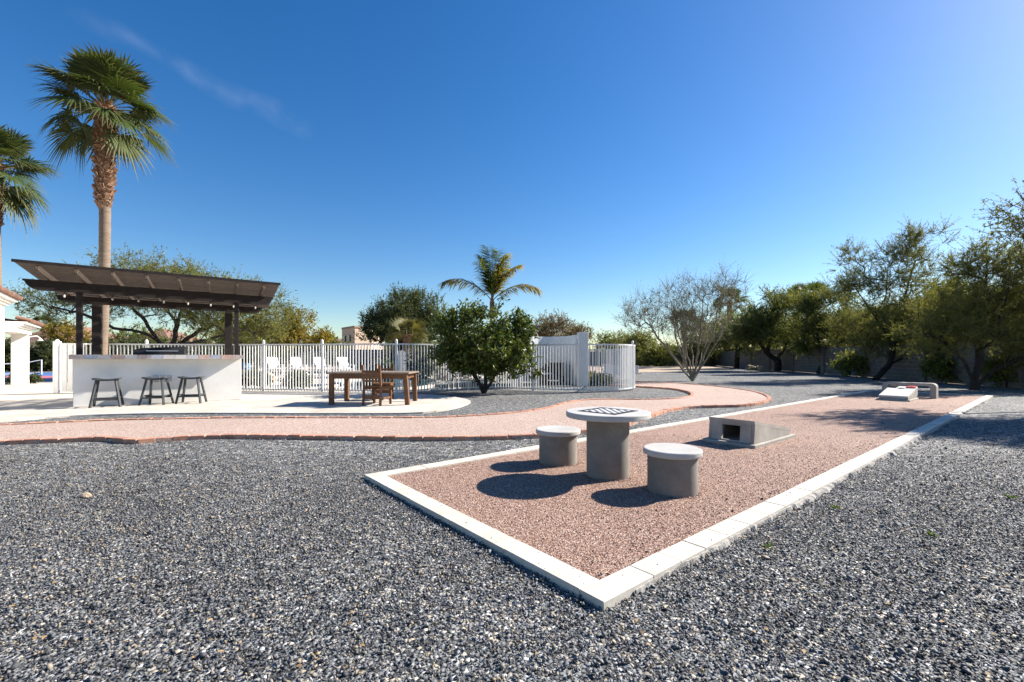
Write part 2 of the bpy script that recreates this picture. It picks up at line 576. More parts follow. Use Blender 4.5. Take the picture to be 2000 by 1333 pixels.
M['tan_metal'] = surf('tan_pipe', (0.45, 0.36, 0.24), (0.52, 0.43, 0.30), 4.0, 0.6)
t = NT('pool_water')
t.set(t.p.inputs['Base Color'], (0.045, 0.13, 0.16))
t.p.inputs['Roughness'].default_value = 0.03
t.p.inputs['Specular IOR Level'].default_value = 0.6
tc_ = t.new('TexCoord')
t.set(t.p.inputs['Normal'], t.bump(t.noise(tc_.outputs['Object'], 3.0, 3.0), 0.15, 0.02))
M['water'] = t.m

# ============================================================ SETTING
def sheet(name, poly, z0, z1, m, kind='structure'):
    return tag(MB().prism(poly, z0, z1, False).build(name, m), kind=kind)


ground_o = sheet('ground', [(-900, -60), (900, -60), (900, 1400), (-900, 1400)], -0.3, -0.035, M['ground'])
# grey gravel: the whole garden, up to the block walls
gravel_poly = [(-40, -12), (24, -12), (19.2, 16.8), (19.3, 18), (21.8, 32.1), (25.6, 52), (14, 46), (8.5, 33), (4.5, 31), (-4, 33), (-18, 36), (-40, 36)]
sheet('gravel_ground', gravel_poly, -0.05, 0.0, M['gravel'])

# ---- cornhole court
U = Vector((0.775, 0.632, 0)).normalized()
V = Vector((-U.y, U.x, 0))
C0 = Vector((0.43, 2.13, 0))
CL, CW, BW = 17.95, 2.98, 0.152


def ct(u, v, z=0.0):
    p = C0 + U * u + V * v
    return Vector((p.x, p.y, z))


court_rz = math.atan2(U.y, U.x)
court_poly = [ct(0, 0), ct(CL, 0), ct(CL, CW), ct(0, CW)]
inner_poly = [ct(BW - .01, BW - .01), ct(CL - BW + .01, BW - .01), ct(CL - BW + .01, CW - BW + .01), ct(BW - .01, CW - BW + .01)]
court = sheet('granite_court', inner_poly, -0.04, 0.026, M['pink'])


def paver_mesh(L):
    return MB().box((L / 2, 0, 0), (L - 0.0018, BW, 0.09)).mesh('edging_paver', M['travertine'], 0.003)


pm = {}
rp = random.Random(3)


def lay(p0, d, total, lens, z=0.0):
    x, i = 0.0, 0
    a = math.atan2(d.y, d.x)
    while x < total - 0.02:
        L = round(min(lens[min(i, len(lens) - 1)], total - x), 3)
        if L not in pm: pm[L] = paver_mesh(L)
        p = p0 + d * x
        link('edging_paver', pm[L], court, (p.x, p.y, z + rp.uniform(-.0015, .0015)), (rp.uniform(-.004, .004), rp.uniform(-.003, .003), a + rp.uniform(-.002, .002)))
        x += L
        i += 1


lay(ct(0, BW / 2), U, CL, [0.41, 0.27, 0.27, 0.305])
lay(ct(0, CW - BW / 2), U, CL, [0.61])
lay(ct(BW / 2, BW), V, CW - 2 * BW, [0.61])
lay(ct(CL - BW / 2, BW), V, CW - 2 * BW, [0.305])
# mortar spilled along the outer edge of the near long side
mv, mf = [], []
n_m = 420
for i in range(n_m):
    u = 0.25 + 15.2 * i / (n_m - 1)
    a = mnoise.noise(Vector((u * 2.1, 0.3, 0))) * 0.5 + mnoise.noise(Vector((u * 7.0, 4.3, 0))) * 0.5
    a2 = mnoise.noise(Vector((u * 23.0, 1.3, 0)))
    w_ = max(0.006, 0.028 + 0.075 * a + 0.03 * a2) * min(1, 0.3 + u / 3)
    for v_, z_ in ((0.02, 0.03 + 0.01 * a2), (-w_ * 0.5, 0.026 + 0.018 * a2), (-w_, -0.012)):
        mv.append(tuple(ct(u, v_, z_)))
    if i:
        for k in range(2):
            b = (i - 1) * 3 + k
            mf.append((b, b + 1, b + 4, b + 3))
mm = bpy.data.meshes.new('mortar_footing')
mm.from_pydata(mv, [], mf)
mm.materials.append(M['mortar'])
link('mortar_footing', mm, court)

# ---- winding path of pink granite with brick edging
near_px = [(-160, 880), (0, 870), (100, 866), (190, 862.5), (240, 867), (268, 867.5), (310, 864), (400, 858.5), (500, 858), (600, 859.5), (700, 861), (860, 862), (1000, 859), (1050, 856.5),
           (1137, 849.5), (1190, 843), (1232, 832), (1262, 821), (1300, 807), (1345, 799.5), (1400, 797), (1450, 795.5), (1490, 790), (1506, 782.5), (1498, 775), (1470, 766.5), (1420, 759.5),
           (1360, 753.5), (1310, 750), (1250, 747.5), (1190, 744.5), (1150, 740)]
far_px = [(-160, 835), (0, 829), (100, 825), (200, 820.5), (300, 818), (450, 815.5), (600, 815), (800, 815), (900, 812.5), (1000, 805.5), (1060, 797), (1110, 785), (1150, 780.5), (1200, 779.5),
          (1260, 780), (1318, 778), (1346, 773), (1348, 768), (1330, 762), (1300, 758), (1250, 755), (1190, 752), (1150, 749)]
near_w = spline([G(*p) for p in near_px], 0.2)
far_w = spline([G(p[0], p[1], 0.05) for p in far_px], 0.2)
for p_ in far_w: p_.z = 0.0
path_poly = near_w + far_w[::-1]
path = sheet('garden_path', path_poly, -0.04, 0.042, M['path'])
brick_me = MB().box((0, 0, 0), (0.19, 0.10, 0.10)).mesh('brick', M['brick'], 0.006)
spots = []
rb = random.Random(5)
for line, sgn in ((near_w, 1), (far_w, -1)):
    for a, b in zip(line[:-1], line[1:]):
        d = (b - a).normalized()
        side = Vector((-d.y, d.x, 0)) * sgn
        c = (a + b) / 2 + side * 0.045
        spots.append((c.length, c, math.atan2(d.y, d.x)))
spots.sort(key=lambda s_: s_[0])
rest = MB()
for i, (_, c, a) in enumerate(spots):
    e = (rb.uniform(-.03, .03), rb.uniform(-.015, .015), a + rb.uniform(-.03, .03))
    loc = (c.x + rb.uniform(-.008, .008), c.y + rb.uniform(-.008, .008), 0.013 + rb.uniform(-.005, .006))
    if i < 295:
        link('brick', brick_me, path, loc, e)
    else:
        rest.box(loc, (0.19, 0.10, 0.10), Matrix.Rotation(a, 3, 'Z'))
if rest.v: tag(rest.build('brick_edging', M['brick'], path, 0.006), kind='stuff')

# ---- pale patio
PZ = 0.03
patio_px = [(-420, 862), (-160, 834), (0, 823), (80, 816), (160, 811), (240, 808.5), (320, 807), (440, 806.5), (600, 807), (720, 807), (800, 806.5), (845, 803.5), (880, 798.5), (905, 792), (918, 786), (917, 782), (900, 777.5),
            (874, 773.5), (830, 770.5), (777, 770)]
patio_poly = [G(x, y, PZ) for x, y in patio_px]
patio_poly = spline(patio_poly, 0.35)
FZ = [G(777, 768.8), G(707, 769), G(636, 767.2), (Vector((-9.26, 15.55, 0))), Vector((-14.5, 14.75, 0))]
patio_poly += [Vector((p.x, p.y + 0.12, 0)) for p in FZ] + [Vector((-14.6, 21.0, 0)), Vector((-45, 21.0, 0)), Vector((-45, 6.4, 0))]
patio = sheet('patio', patio_poly, -0.04, PZ, M['deck'])

# ---- pool yard inside the fence
deck_poly = [Vector((p.x, p.y + 0.16, 0)) for p in FZ] + [Vector((-15, 31, 0)), Vector((-2.5, 32.5, 0)), Vector((-1.5, 26, 0)), Vector((-2.9, 20.5, 0)), Vector((-3.4, 17.0, 0))]
sheet('pool_deck', deck_poly, -0.04, 0.02, M['deck'])
pool_pts = [(-6.6, 16.5), (-5.2, 16.1), (-3.9, 16.3), (-3.35, 17.6), (-3.4, 20), (-3.9, 22.3), (-5.2, 23.4), (-6.7, 23.2), (-7.8, 22.0), (-7.6, 20.3), (-7.0, 18.6), (-7.0, 17.2)]
pool_c = spline([Vector((*p, 0)) for p in pool_pts + pool_pts[:1]], 0.35)[:-1]
sheet('pool_water', pool_c, 0.0, 0.028, M['water'])
cen = sum(pool_c, Vector()) / len(pool_c)
cop = MB()
nP = len(pool_c)
for i in range(nP):
    a, b = pool_c[i], pool_c[(i + 1) % nP]
    oa, ob = a + (a - cen).normalized() * .32, b + (b - cen).normalized() * .32
    cop.add([(a.x, a.y, .09), (b.x, b.y, .09), (ob.x, ob.y, .09), (oa.x, oa.y, .09), (a.x, a.y, 0), (b.x, b.y, 0), (ob.x, ob.y, 0), (oa.x, oa.y, 0)],
            [(0, 3, 2, 1), (0, 1, 5, 4), (2, 3, 7, 6)])
tag(cop.build('pool_coping', M['travertine']), kind='structure')

# ---- sandy bare ground and the blue sports court far left
sheet('bare_ground', [G(1180, 727.5), G(1330, 727), G(1420, 722), Vector((27, 60, 0)), Vector((12, 62, 0)), Vector((9, 45, 0))], -0.03, 0.006, M['ground'])
sheet('sports_court', [(-60, 21.6), (-17.5, 21.6), (-19.5, 34), (-60, 34)], -0.03, 0.012, M['court_blue'])
sheet('sports_court_key', [(-60, 24.5), (-24.0, 24.5), (-25.2, 28.0), (-60, 28.0)], 0.0, 0.017, M['court_pink'])

# ------------------------------------------------------------ loose stones near the viewer
rs = np.random.RandomState(11)


def hull_stone(seed, npts=9, flat=0.62):
    r = random.Random(seed)
    bm = bmesh.new()
    for _ in range(npts):
        v = Vector((r.gauss(0, 1), r.gauss(0, 1), r.gauss(0, 1))).normalized()
        bm.verts.new((v.x * r.uniform(.8, 1.0) * 1.15, v.y * r.uniform(.8, 1.0) * 0.85, v.z * flat))
    res = bmesh.ops.convex_hull(bm, input=bm.verts)
    bmesh.ops.delete(bm, geom=[e for e in res['geom_interior'] if isinstance(e, bmesh.types.BMVert)], context='VERTS')
    bmesh.ops.triangulate(bm, faces=bm.faces)
    bm.verts.index_update()
    V_ = np.array([v.co[:] for v in bm.verts])
    F_ = np.array([[v.index for v in f.verts] for f in bm.faces])
    bm.free()
    return V_, F_


def scatter(name, X, Y, Z, size, stops, label, npts=9, tilt=0.9, tone=None):
    n = len(X)
    kinds = [hull_stone(s_ * 13 + npts, npts) for s_ in range(10)]
    k = rs.randint(0, len(kinds), n)
    pos = np.array([s_[0] for s_ in stops])
    cs = np.array([s_[1] for s_ in stops])
    val = rs.rand(n)
    cc = np.stack([np.interp(val, pos, cs[:, j]) for j in range(3)], 1)
    cc *= (0.85 + 0.3 * rs.rand(n, 1)) * (1 + 0.05 * (rs.rand(n, 3) - 0.5))
    if tone is not None: cc *= tone[:, None]
    VV, FF, CC, base = [], [], [], 0
    a, b, c = rs.rand(n) * 6.283, (rs.rand(n) - .5) * 2 * tilt, (rs.rand(n) - .5) * 2 * tilt
    ca, sa, cb, sb, cg, sg = np.cos(a), np.sin(a), np.cos(b), np.sin(b), np.cos(c), np.sin(c)
    Rm = np.stack([np.stack([ca * cb, ca * sb * sg - sa * cg, ca * sb * cg + sa * sg], -1),
                   np.stack([sa * cb, sa * sb * sg + ca * cg, sa * sb * cg - ca * sg], -1),
                   np.stack([-sb, cb * sg, cb * cg], -1)], -2)
    for q, (kv, kf) in enumerate(kinds):
        ix = np.where(k == q)[0]
        if not len(ix): continue
        v = np.einsum('nij,vj->nvi', Rm[ix], kv) * size[ix][:, None, None]
        v += np.stack([X[ix], Y[ix], Z[ix]], 1)[:, None, :]
        f = kf[None] + (np.arange(len(ix)) * len(kv))[:, None, None] + base
        base += len(ix) * len(kv)
        VV.append(v.reshape(-1, 3))
        FF.append(f.reshape(-1, 3))
        CC.append(np.repeat(cc[ix], len(kv), 0))
    me = np_mesh(name, np.concatenate(VV), np.concatenate(FF), M['stone'], np.concatenate(CC))
    return tag(link(name, me), label, kind='stuff')


def jitter_grid(x0, x1, y0, y1, sp):
    gx, gy = np.meshgrid(np.arange(x0, x1, sp), np.arange(y0, y1, sp))
    gx = gx + (rs.rand(*gx.shape) - .5) * sp * 1.3
    gy = gy + (rs.rand(*gy.shape) - .5) * sp * 1.3
    return gx.ravel(), gy.ravel()


X, Y = jitter_grid(-9.2, 9.2, 1.25, 8.2, 0.0158)
keep = (np.abs(X) < 1.16 * Y + 0.25) & (rs.rand(len(X)) < np.clip((6.2 - Y) / 2.8, 0.10, 1.0))
X, Y = X[keep], Y[keep]
keep = ~inside(court_poly, X, Y) & ~inside(path_poly, X, Y) & ~inside(patio_poly, X, Y)
X, Y = X[keep], Y[keep]
sz = 0.0076 * np.exp(rs.randn(len(X)) * 0.34)
sz = np.where(rs.rand(len(X)) < .012, sz * 1.9, sz)
tone_g = np.array([.82 + .30 * mnoise.noise(Vector((x * .7, y * .7, 0))) + .20 * mnoise.noise(Vector((x * 2.6, y * 2.6, 5))) for x, y in zip(X, Y)])
lift = np.array([.006 * mnoise.noise(Vector((x * 1.7, y * 1.7, 9))) for x, y in zip(X, Y)])
scatter('gravel_stones', X, Y, 0.002 + rs.rand(len(X)) * 0.010 + lift, sz, DARKG, 'loose blue grey crushed gravel stones covering the foreground', 7, tone=tone_g)
print('grey stones', len(X))

X, Y = jitter_grid(-1.6, 6.2, 2.2, 6.8, 0.0145)
keep = inside(inner_poly, X, Y) & (rs.rand(len(X)) < np.clip((7.0 - Y) / 4.0, 0.12, 1.0))
X, Y = X[keep], Y[keep]
for cx_, cy_, r_ in ((.947, 4.476, .208), (1.406, 3.97, .21), (.512, 5.03, .21)):   # chips banked against the pedestals
    a_, d_ = rs.rand(900) * 6.283, r_ + rs.exponential(.012, 900)
    X, Y = np.concatenate([X, cx_ + np.cos(a_) * d_]), np.concatenate([Y, cy_ + np.sin(a_) * d_])
scatter('granite_chips', X, Y, 0.0265 + rs.rand(len(X)) * 0.003, 0.0050 * np.exp(rs.randn(len(X)) * 0.3), PINKG, 'fine pink granite chips lying on the court', 6)
print('pink stones', len(X))
# grey stones kicked over the edging, darker crumbs on the court
n_k = 420
uu, vv = rs.rand(n_k) * 13.5, np.where(rs.rand(n_k) < .6, BW + rs.exponential(.22, n_k), BW + rs.rand(n_k) * (CW - 2 * BW))
ok = vv < CW - BW
kp = np.array([ct(a, b)[:2] for a, b in zip(uu[ok], vv[ok])])
scatter('stray_stones', kp[:, 0], kp[:, 1], np.full(len(kp), .032), .0075 * np.exp(rs.randn(len(kp)) * .35), [(0.0, (.06, .035, .03)), (.5, (.12, .09, .08)), (1.0, (.26, .22, .2))], 'few dark stray stones scattered over the pink court', 8)
n_k = 90
uu = rs.rand(n_k) * 9
vv = rs.rand(n_k) * BW
kp = np.array([ct(a, b)[:2] for a, b in zip(uu, vv)] + [ct(b, a)[:2] for a, b in zip(uu[:40] * .33, vv[:40])])
scatter('edging_crumbs', kp[:, 0], kp[:, 1], np.full(len(kp), .0475), .0042 * np.exp(rs.randn(len(kp)) * .5), DARKG[:4], 'tiny stone crumbs lying on the pale edging', 7)

# dry leaflets and bits of twig blown over the gravel
n_k = 260
yl = 1.5 + 5.5 * rs.rand(n_k)
xl = (rs.rand(n_k) * 2 - 1) * 1.15 * yl
ok = ~inside(path_poly, xl, yl)
xl, yl = xl[ok], yl[ok]
a_ = rs.rand(len(xl)) * 6.283
ln, wd_ = .012 + .022 * rs.rand(len(xl)), .004 + .006 * rs.rand(len(xl))
dx, dy = np.cos(a_), np.sin(a_)
zz = np.where(inside(court_poly, xl, yl), .034, .024)
q4 = np.stack([np.stack([xl, yl, zz - .004], 1), np.stack([xl + dx * ln * .5 - dy * wd_, yl + dy * ln * .5 + dx * wd_, zz + .003], 1),
               np.stack([xl + dx * ln, yl + dy * ln, zz - .002], 1), np.stack([xl + dx * ln * .5 + dy * wd_, yl + dy * ln * .5 - dx * wd_, zz + .001], 1)], 1).reshape(-1, 3)
cl_ = np.array(((.30, .20, .09),)) * (.5 + .9 * rs.rand(len(xl), 1))
tag(link('leaf_litter', np_mesh('leaf_litter', q4, np.arange(len(q4)).reshape(-1, 4), M['stone'], np.repeat(cl_, 4, 0))), 'dry leaflets blown over the gravel', kind='stuff')

# stray chips on the paving edge and beside it are left to the stones above; one larger tan stone lies on the gravel


def boulder(name, label, loc, size, m, seed, cat='rock', group=None, flat=0.7):
    bm = bmesh.new()
    bmesh.ops.create_icosphere(bm, subdivisions=3, radius=1.0)
    r = random.Random(seed)
    o_ = Vector((r.uniform(0, 50), r.uniform(0, 50), r.uniform(0, 50)))
    planes = [(Vector((r.gauss(0, 1), r.gauss(0, 1), r.gauss(0, 1))).normalized(), r.uniform(.62, .85)) for _ in range(9)]
    for v in bm.verts:
        for pn, pd in planes:
            e = v.co.dot(pn) - pd
            if e > 0: v.co -= pn * e * 0.9
        v.co *= 1 + 0.12 * mnoise.noise(v.co * 2.2 + o_)
        v.co = Vector((v.co.x * size[0], v.co.y * size[1], max(v.co.z, -0.55) * size[2]))
    me = bpy.data.meshes.new(name)
    bm.to_mesh(me)
    bm.free()
    me.materials.append(m)
    return tag(link(name, me, None, loc, (0, 0, r.uniform(0, 6))), label, cat, group)


boulder('stone', 'small tan stone lying alone on the grey gravel', G(168, 972) + Vector((0, 0, .012)), (.055, .035, .03), M['rock'], 4)
boulder('rock', 'larger brown rock lying under the mesquite trees by the block wall', G(1468, 724) + Vector((0, 0, .15)), (.55, .4, .4), M['rock_dark'], 9)
boulder('rock', 'pale tan rock lying right of the brown rock under the mesquite trees', G(1485, 724) + Vector((0, 0, .15)), (.5, .4, .35), M['rock'], 10)
boulder('boulder', 'tan slanted boulder at the edge of the swimming pool', P(526, 741, 21.5), (.42, .3, .42), M['rock'], 21, 'boulder')

# ============================================================ FURNITURE ON THE COURT
def conc_disc(r, t, z, edge):
    return [(.001, z - t), (r - edge * 1.0, z - t), (r - edge * .3, z - t + edge * .3), (r, z - t + edge), (r, z - edge), (r - edge * .3, z - edge * .3), (r - edge, z), (r * .5, z), (0.001, z)]


tb = empty('chess_table', (0.947, 4.476, 0.026), 0, 'round concrete pedestal table with an inlaid chessboard top', 'table')
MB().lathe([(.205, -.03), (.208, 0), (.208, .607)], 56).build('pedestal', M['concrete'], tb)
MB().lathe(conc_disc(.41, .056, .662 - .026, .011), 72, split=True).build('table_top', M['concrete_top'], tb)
zt = .662 - .026 + .002
bd = empty('chessboard', (0, 0, zt), R(45.8))
bd.parent = tb
q, fr = .0415, .049
s8 = q * 4
fm = MB()
for a in range(4):
    m_ = Matrix.Rotation(a * math.pi / 2, 3, 'Z')
    fm.box(m_ @ Vector((0, s8 + fr / 2, 0)), (2 * s8 + 2 * fr if a % 2 == 0 else 2 * s8, fr, .003), m_)
fm.build('board_frame', M['ink'], bd)
sq = {k: MB().box((0, 0, 0), (q - .001, q - .001, .0026)).mesh('square', M[k]) for k in ('ink', 'ivory')}
for i in range(8):
    for j in range(8):
        link('square', sq['ink' if (i + j) % 2 == 0 else 'ivory'], bd, (-s8 + q * (i + .5), -s8 + q * (j + .5), 0))


def pedestal_stool(loc, label, rz):
    s_ = empty('concrete_stool', (*loc, 0.026), rz, label, 'stool', 'stools at the chess table')
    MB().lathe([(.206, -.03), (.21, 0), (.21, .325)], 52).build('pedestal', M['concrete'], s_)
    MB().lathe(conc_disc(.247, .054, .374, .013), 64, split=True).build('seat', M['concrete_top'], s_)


pedestal_stool((1.406, 3.97), 'round concrete stool in front of the chess table, nearest the camera', 0.7)
pedestal_stool((.512, 5.03), 'round concrete stool behind and left of the chess table', 2.1)


def cornhole(name, label, origin, rz, top_m, back_open):
    """local x runs from the high end (x = 0) to the low end (x = 1.22), y across"""
    b = empty(name, origin, rz, label, 'cornhole board', 'concrete cornhole boards on the court')
    L, W, h1, h0, tck = 1.22, .61, .30, .095, .042
    MB().box((L / 2 + .0, 0, .015), (L + .15, W + .09, .05)).build('base_slab', M['concrete_cast'], b, .006)
    z0 = .04
    sl_ = (h0 - h1) / L
    # lean the high end a little, as cast
    lean = .035
    for sg in (-1, 1):
        y0, y1 = sg * W / 2, sg * (W / 2 - tck)
        q_ = [(0, z0), (L, z0), (L, z0 + h0 - tck), (lean, z0 + h1 - tck)]
        v_ = [(x, y0, z) for x, z in q_] + [(x, y1, z) for x, z in q_]
        f_ = [(0, 1, 2, 3), (7, 6, 5, 4), (0, 4, 5, 1), (1, 5, 6, 2), (2, 6, 7, 3), (3, 7, 4, 0)]
        if sg > 0: f_ = [tuple(reversed(f)) for f in f_]
        MB().add(v_, f_).build('side_wall', M['concrete_cast'], b, .004)
    # low end wall
    MB().box((L - .03, 0, z0 + (h0 - tck) / 2), (.06, W - 2 * tck - .002, h0 - tck)).build('front_wall', M['concrete_cast'], b)
    # high end wall with its opening
    bw = MB()
    rot = Matrix.Rotation(math.atan2(lean, h1), 3, 'Y')
    zc = z0 + (h1 - tck) / 2
    ow, oh = .245, .18
    hw = W / 2 - tck - .001
    sx = (hw - ow / 2)
    for sg in (-1, 1):
        bw.box((.02 + lean / 2, sg * (ow / 2 + sx / 2), zc), (.045, sx, h1 - tck), rot)
    bw.box((.02 + lean * .93, 0, z0 + h1 - tck - .0225), (.045, ow, .045), rot)
    bw.box((.02 + .002, 0, z0 + .009), (.045, ow, .018), rot)
    bw.build('back_wall', M['concrete_cast'], b)
    # top plate with a round hole
    n, hr, hx = 40, .078, .31
    rim, rimz = [], []
    x0_, x1_ = lean - .012, L + .006
    ww = W / 2 + .001
    for k in range(n):
        a = 2 * math.pi * k / n
        c, s_ = math.cos(a), math.sin(a)
        tx = (x1_ - hx) / c if c > 1e-6 else ((x0_ - hx) / c if c < -1e-6 else 1e9)
        ty = ww / abs(s_) if abs(s_) > 1e-6 else 1e9
        k_ = min(tx, ty)
        rim.append((hx + c * k_, s_ * k_))
        rimz.append((hx + c * hr, s_ * hr))
    # make sure the corners are there
    for cx_, cy_ in ((x0_, -ww), (x1_, -ww), (x1_, ww), (x0_, ww)):
        i_ = min(range(n), key=lambda i: (rim[i][0] - cx_) ** 2 + (rim[i][1] - cy_) ** 2)
        rim[i_] = (cx_, cy_)

    def zt_(x): return z0 + h1 + sl_ * x
    v_ = [(x, y, zt_(x)) for x, y in rim] + [(x, y, zt_(x)) for x, y in rimz] + [(x, y, zt_(x) - tck) for x, y in rim] + [(x, y, zt_(x) - tck) for x, y in rimz]
    f_ = []
    for k in range(n):
        j = (k + 1) % n
        f_ += [(k, j, n + j, n + k), (2 * n + j, 2 * n + k, 3 * n + k, 3 * n + j), (j, k, 2 * n + k, 2 * n + j), (n + k, n + j, 3 * n + j, 3 * n + k)]
    MB().add(v_, f_).build('top_plate', top_m, b)
    return b, (lambda x, y: Vector((x, y, zt_(x))), math.atan(-sl_))


# near board: high end faces the viewer
n_c = (G(1475, 880.5) + G(1372, 866)) / 2
near_b, _ = cornhole('cornhole_board', 'near concrete cornhole board, its open high end towards the chess table', (n_c + U * .07) + Vector((0, 0, .026)), court_rz, M['concrete_cast'], True)
f_c = (G(1710, 783.5) + G(1778, 787)) / 2
far_org = (f_c + U * 1.29) + Vector((0, 0, .026))
far_b, (ftop, fpitch) = cornhole('cornhole_board', 'far white topped concrete cornhole board with two bean bags, before the bench', far_org, court_rz + math.pi, M['board_white'], True)


def bean_bag(label, m, x, y, rz):
    bm = bmesh.new()
    bmesh.ops.create_grid(bm, x_segments=8, y_segments=8, size=.105)
    top = {}
    for v in list(bm.verts):
        k = max(abs(v.co.x), abs(v.co.y)) / .105
        v.co.z = .022 * (1 - k ** 3) + .006 * mnoise.noise(v.co * 22)
    g = bmesh.ops.duplicate(bm, geom=bm.faces[:])
    for e in g['geom']:
        if isinstance(e, bmesh.types.BMVert): e.co.z = -.012 * (1 - (max(abs(e.co.x), abs(e.co.y)) / .105) ** 3)
    bmesh.ops.remove_doubles(bm, verts=bm.verts, dist=.0005)
    bmesh.ops.recalc_face_normals(bm, faces=bm.faces)
    me = bpy.data.meshes.new('bean_bag')
    bm.to_mesh(me)
    bm.free()
    for p in me.polygons: p.use_smooth = True
    me.materials.append(m)
    mw = Matrix.Translation(far_org) @ Matrix.Rotation(court_rz + math.pi, 4, 'Z')
    p = mw @ (ftop(x, y) + Vector((0, 0, .016)))
    o = link('bean_bag', me, None, p)
    o.rotation_euler = (Matrix.Rotation(court_rz + math.pi, 3, 'Z') @ Matrix.Rotation(fpitch, 3, 'Y') @ Matrix.Rotation(rz, 3, 'Z')).to_euler()
    tag(o, label, 'bean bag', 'bean bags on the far cornhole board')


bean_bag('red bean bag on the top right corner of the far cornhole board', M['bag_red'], .15, -.19 * -1, .1)
bean_bag('charcoal bean bag on the top left corner of the far cornhole board', M['bag_dark'], .16, -.20, -.15)

# low concrete bench behind the far board: one cast arch with rounded shoulders
bl, bh_, bt_, bdp = 1.2, .43, .085, .34
arch_o, arch_i = [(-bl / 2, 0)], [(-bl / 2 + .13, 0)]
for k in range(7):
    a = math.pi - math.pi / 2 * k / 6
    arch_o.append((-bl / 2 + .11 + .11 * math.cos(a), bh_ - .11 + .11 * math.sin(a)))
    arch_i.append((-bl / 2 + .13 + .045 + .045 * math.cos(a), bh_ - bt_ - .045 + .045 * math.sin(a)))
for k in range(7):
    a = math.pi / 2 - math.pi / 2 * k / 6
    arch_o.append((bl / 2 - .11 + .11 * math.cos(a), bh_ - .11 + .11 * math.sin(a)))
    arch_i.append((bl / 2 - .13 - .045 + .045 * math.cos(a), bh_ - bt_ - .045 + .045 * math.sin(a)))
arch_o.append((bl / 2, 0))
arch_i.append((bl / 2 - .13, 0))
na = len(arch_o)
v_ = [(x, -bdp / 2, z) for x, z in arch_o] + [(x, -bdp / 2, z) for x, z in arch_i] + [(x, bdp / 2, z) for x, z in arch_o] + [(x, bdp / 2, z) for x, z in arch_i]
f_ = []
for k in range(na - 1):
    f_ += [(k, na + k, na + k + 1, k + 1)[::-1], (2 * na + k, 3 * na + k, 3 * na + k + 1, 2 * na + k + 1), (k, k + 1, 2 * na + k + 1, 2 * na + k)[::-1], (na + k, 3 * na + k, 3 * na + k + 1, na + k + 1)[::-1]]
f_ += [(0, na, 3 * na, 2 * na), (na - 1, 2 * na - 1, 4 * na - 1, 3 * na - 1)[::-1]]
r_foot = G(1824, 781)
ben = MB().add(v_, f_).build('concrete_bench', M['concrete_cast'], None, .012, 2, r_foot + V * (bl / 2 - .05) + U * .17 + Vector((0, 0, .02)), (0, 0, math.atan2(-V.y, -V.x)))
tag(ben, 'low concrete bench with rounded shoulders behind the far cornhole board', 'bench')

# ============================================================ BAR AND PERGOLA
TH = R(33.0)
T = Vector((math.cos(TH), math.sin(TH), 0))
B = Vector((-T.y, T.x, 0))
BAR0 = Vector((-10.19, 10.50, 0))
BL = 3.354


def bp(s_, d, z=0.0):
    return BAR0 + T * s_ + B * d + Vector((0, 0, z))


bar = empty('bar_counter', bp(0, 0, PZ), TH, 'white stucco outdoor bar with a patterned tile edge under the pergola', 'bar')
BH = 1.175 - PZ
bd_ = .62
MB().box((BL / 2, bd_ / 2, BH / 2), (BL, bd_, BH)).build('bar_wall', M['stucco'], bar, .012, 2)
OVH = .19
MB().box((BL / 2, bd_ / 2 - OVH / 2 + .01, BH + .035), (BL + .06, bd_ + OVH + .04, .066)).build('countertop', M['concrete_cast'], bar)
tile_cols = [((.62, .50, .40), (.34, .28, .30)), ((.50, .52, .56), (.28, .30, .36)), ((.62, .48, .42), (.46, .26, .18)), ((.70, .64, .55), (.42, .40, .42)), ((.56, .54, .52), (.66, .62, .54)), ((.42, .45, .50), (.58, .54, .50))]
tmats = [surf('painted_tile', a, b, 38.0, 0.35, spec=.5, detail=1.0) for a, b in tile_cols]
nt = 14
tw = (BL + .06) / nt
tmesh = [MB().box((0, 0, 0), (tw - .008, .012, .105)).mesh('edge_tile', m) for m in tmats]
order = [0, 1, 3, 2, 4, 0, 1, 3, 4, 5, 2, 1, 2, 0]
for k in range(nt):
    link('edge_tile', tmesh[order[k]], bar, (-.03 + tw * (k + .5), -OVH - .003 - .012, BH + .018), (rp.uniform(-.01, .01), 0, 0))
# louvred vent panel low on the bar front
vg = MB()
vx, vz = 1.66, .62
for k in range(4):
    vg.box((vx - .2 + .133 * k, -.006, vz), (.022, .016, .18))
for dz in (-.09, .09): vg.box((vx, -.0065, vz + dz), (.44, .015, .02))
vent = vg.build('vent_frame', M['white_wood'], bar)
for k in range(3):
    for j in range(6):
        MB().box((vx - .133 + .133 * k, -.003, vz - .07 + .028 * j), (.108, .008, .013), Matrix.Rotation(.6, 3, 'X')).build('louver', M['steel'], vent)

# pergola: two slim front posts on the counter, two broad rear columns, beams, rafters and a lattice falling to the rear
per = empty('pergola', bp(0, 0, PZ), TH, 'dark brown lattice pergola with overhanging rafters above the bar', 'pergola')


def zroof(s_, d):   # underside of the rafters
    return 2.90 - .012 * (s_ - 1.65) - .095 * (d - .1) - PZ


for s_ in (.1, 3.25):
    zb = BH + .07
    ztp = zroof(s_, .08) - .22
    MB().box((s_, .08, (zb + ztp) / 2), (.105, .105, ztp - zb)).build('post', M['brown'], per, .006)
for s_ in (.13, 3.09):
    ztp = zroof(s_, 1.75) - .17
    MB().box((s_, 1.75, ztp / 2), (.19, .19, ztp)).build('column', M['brown'], per, .008)


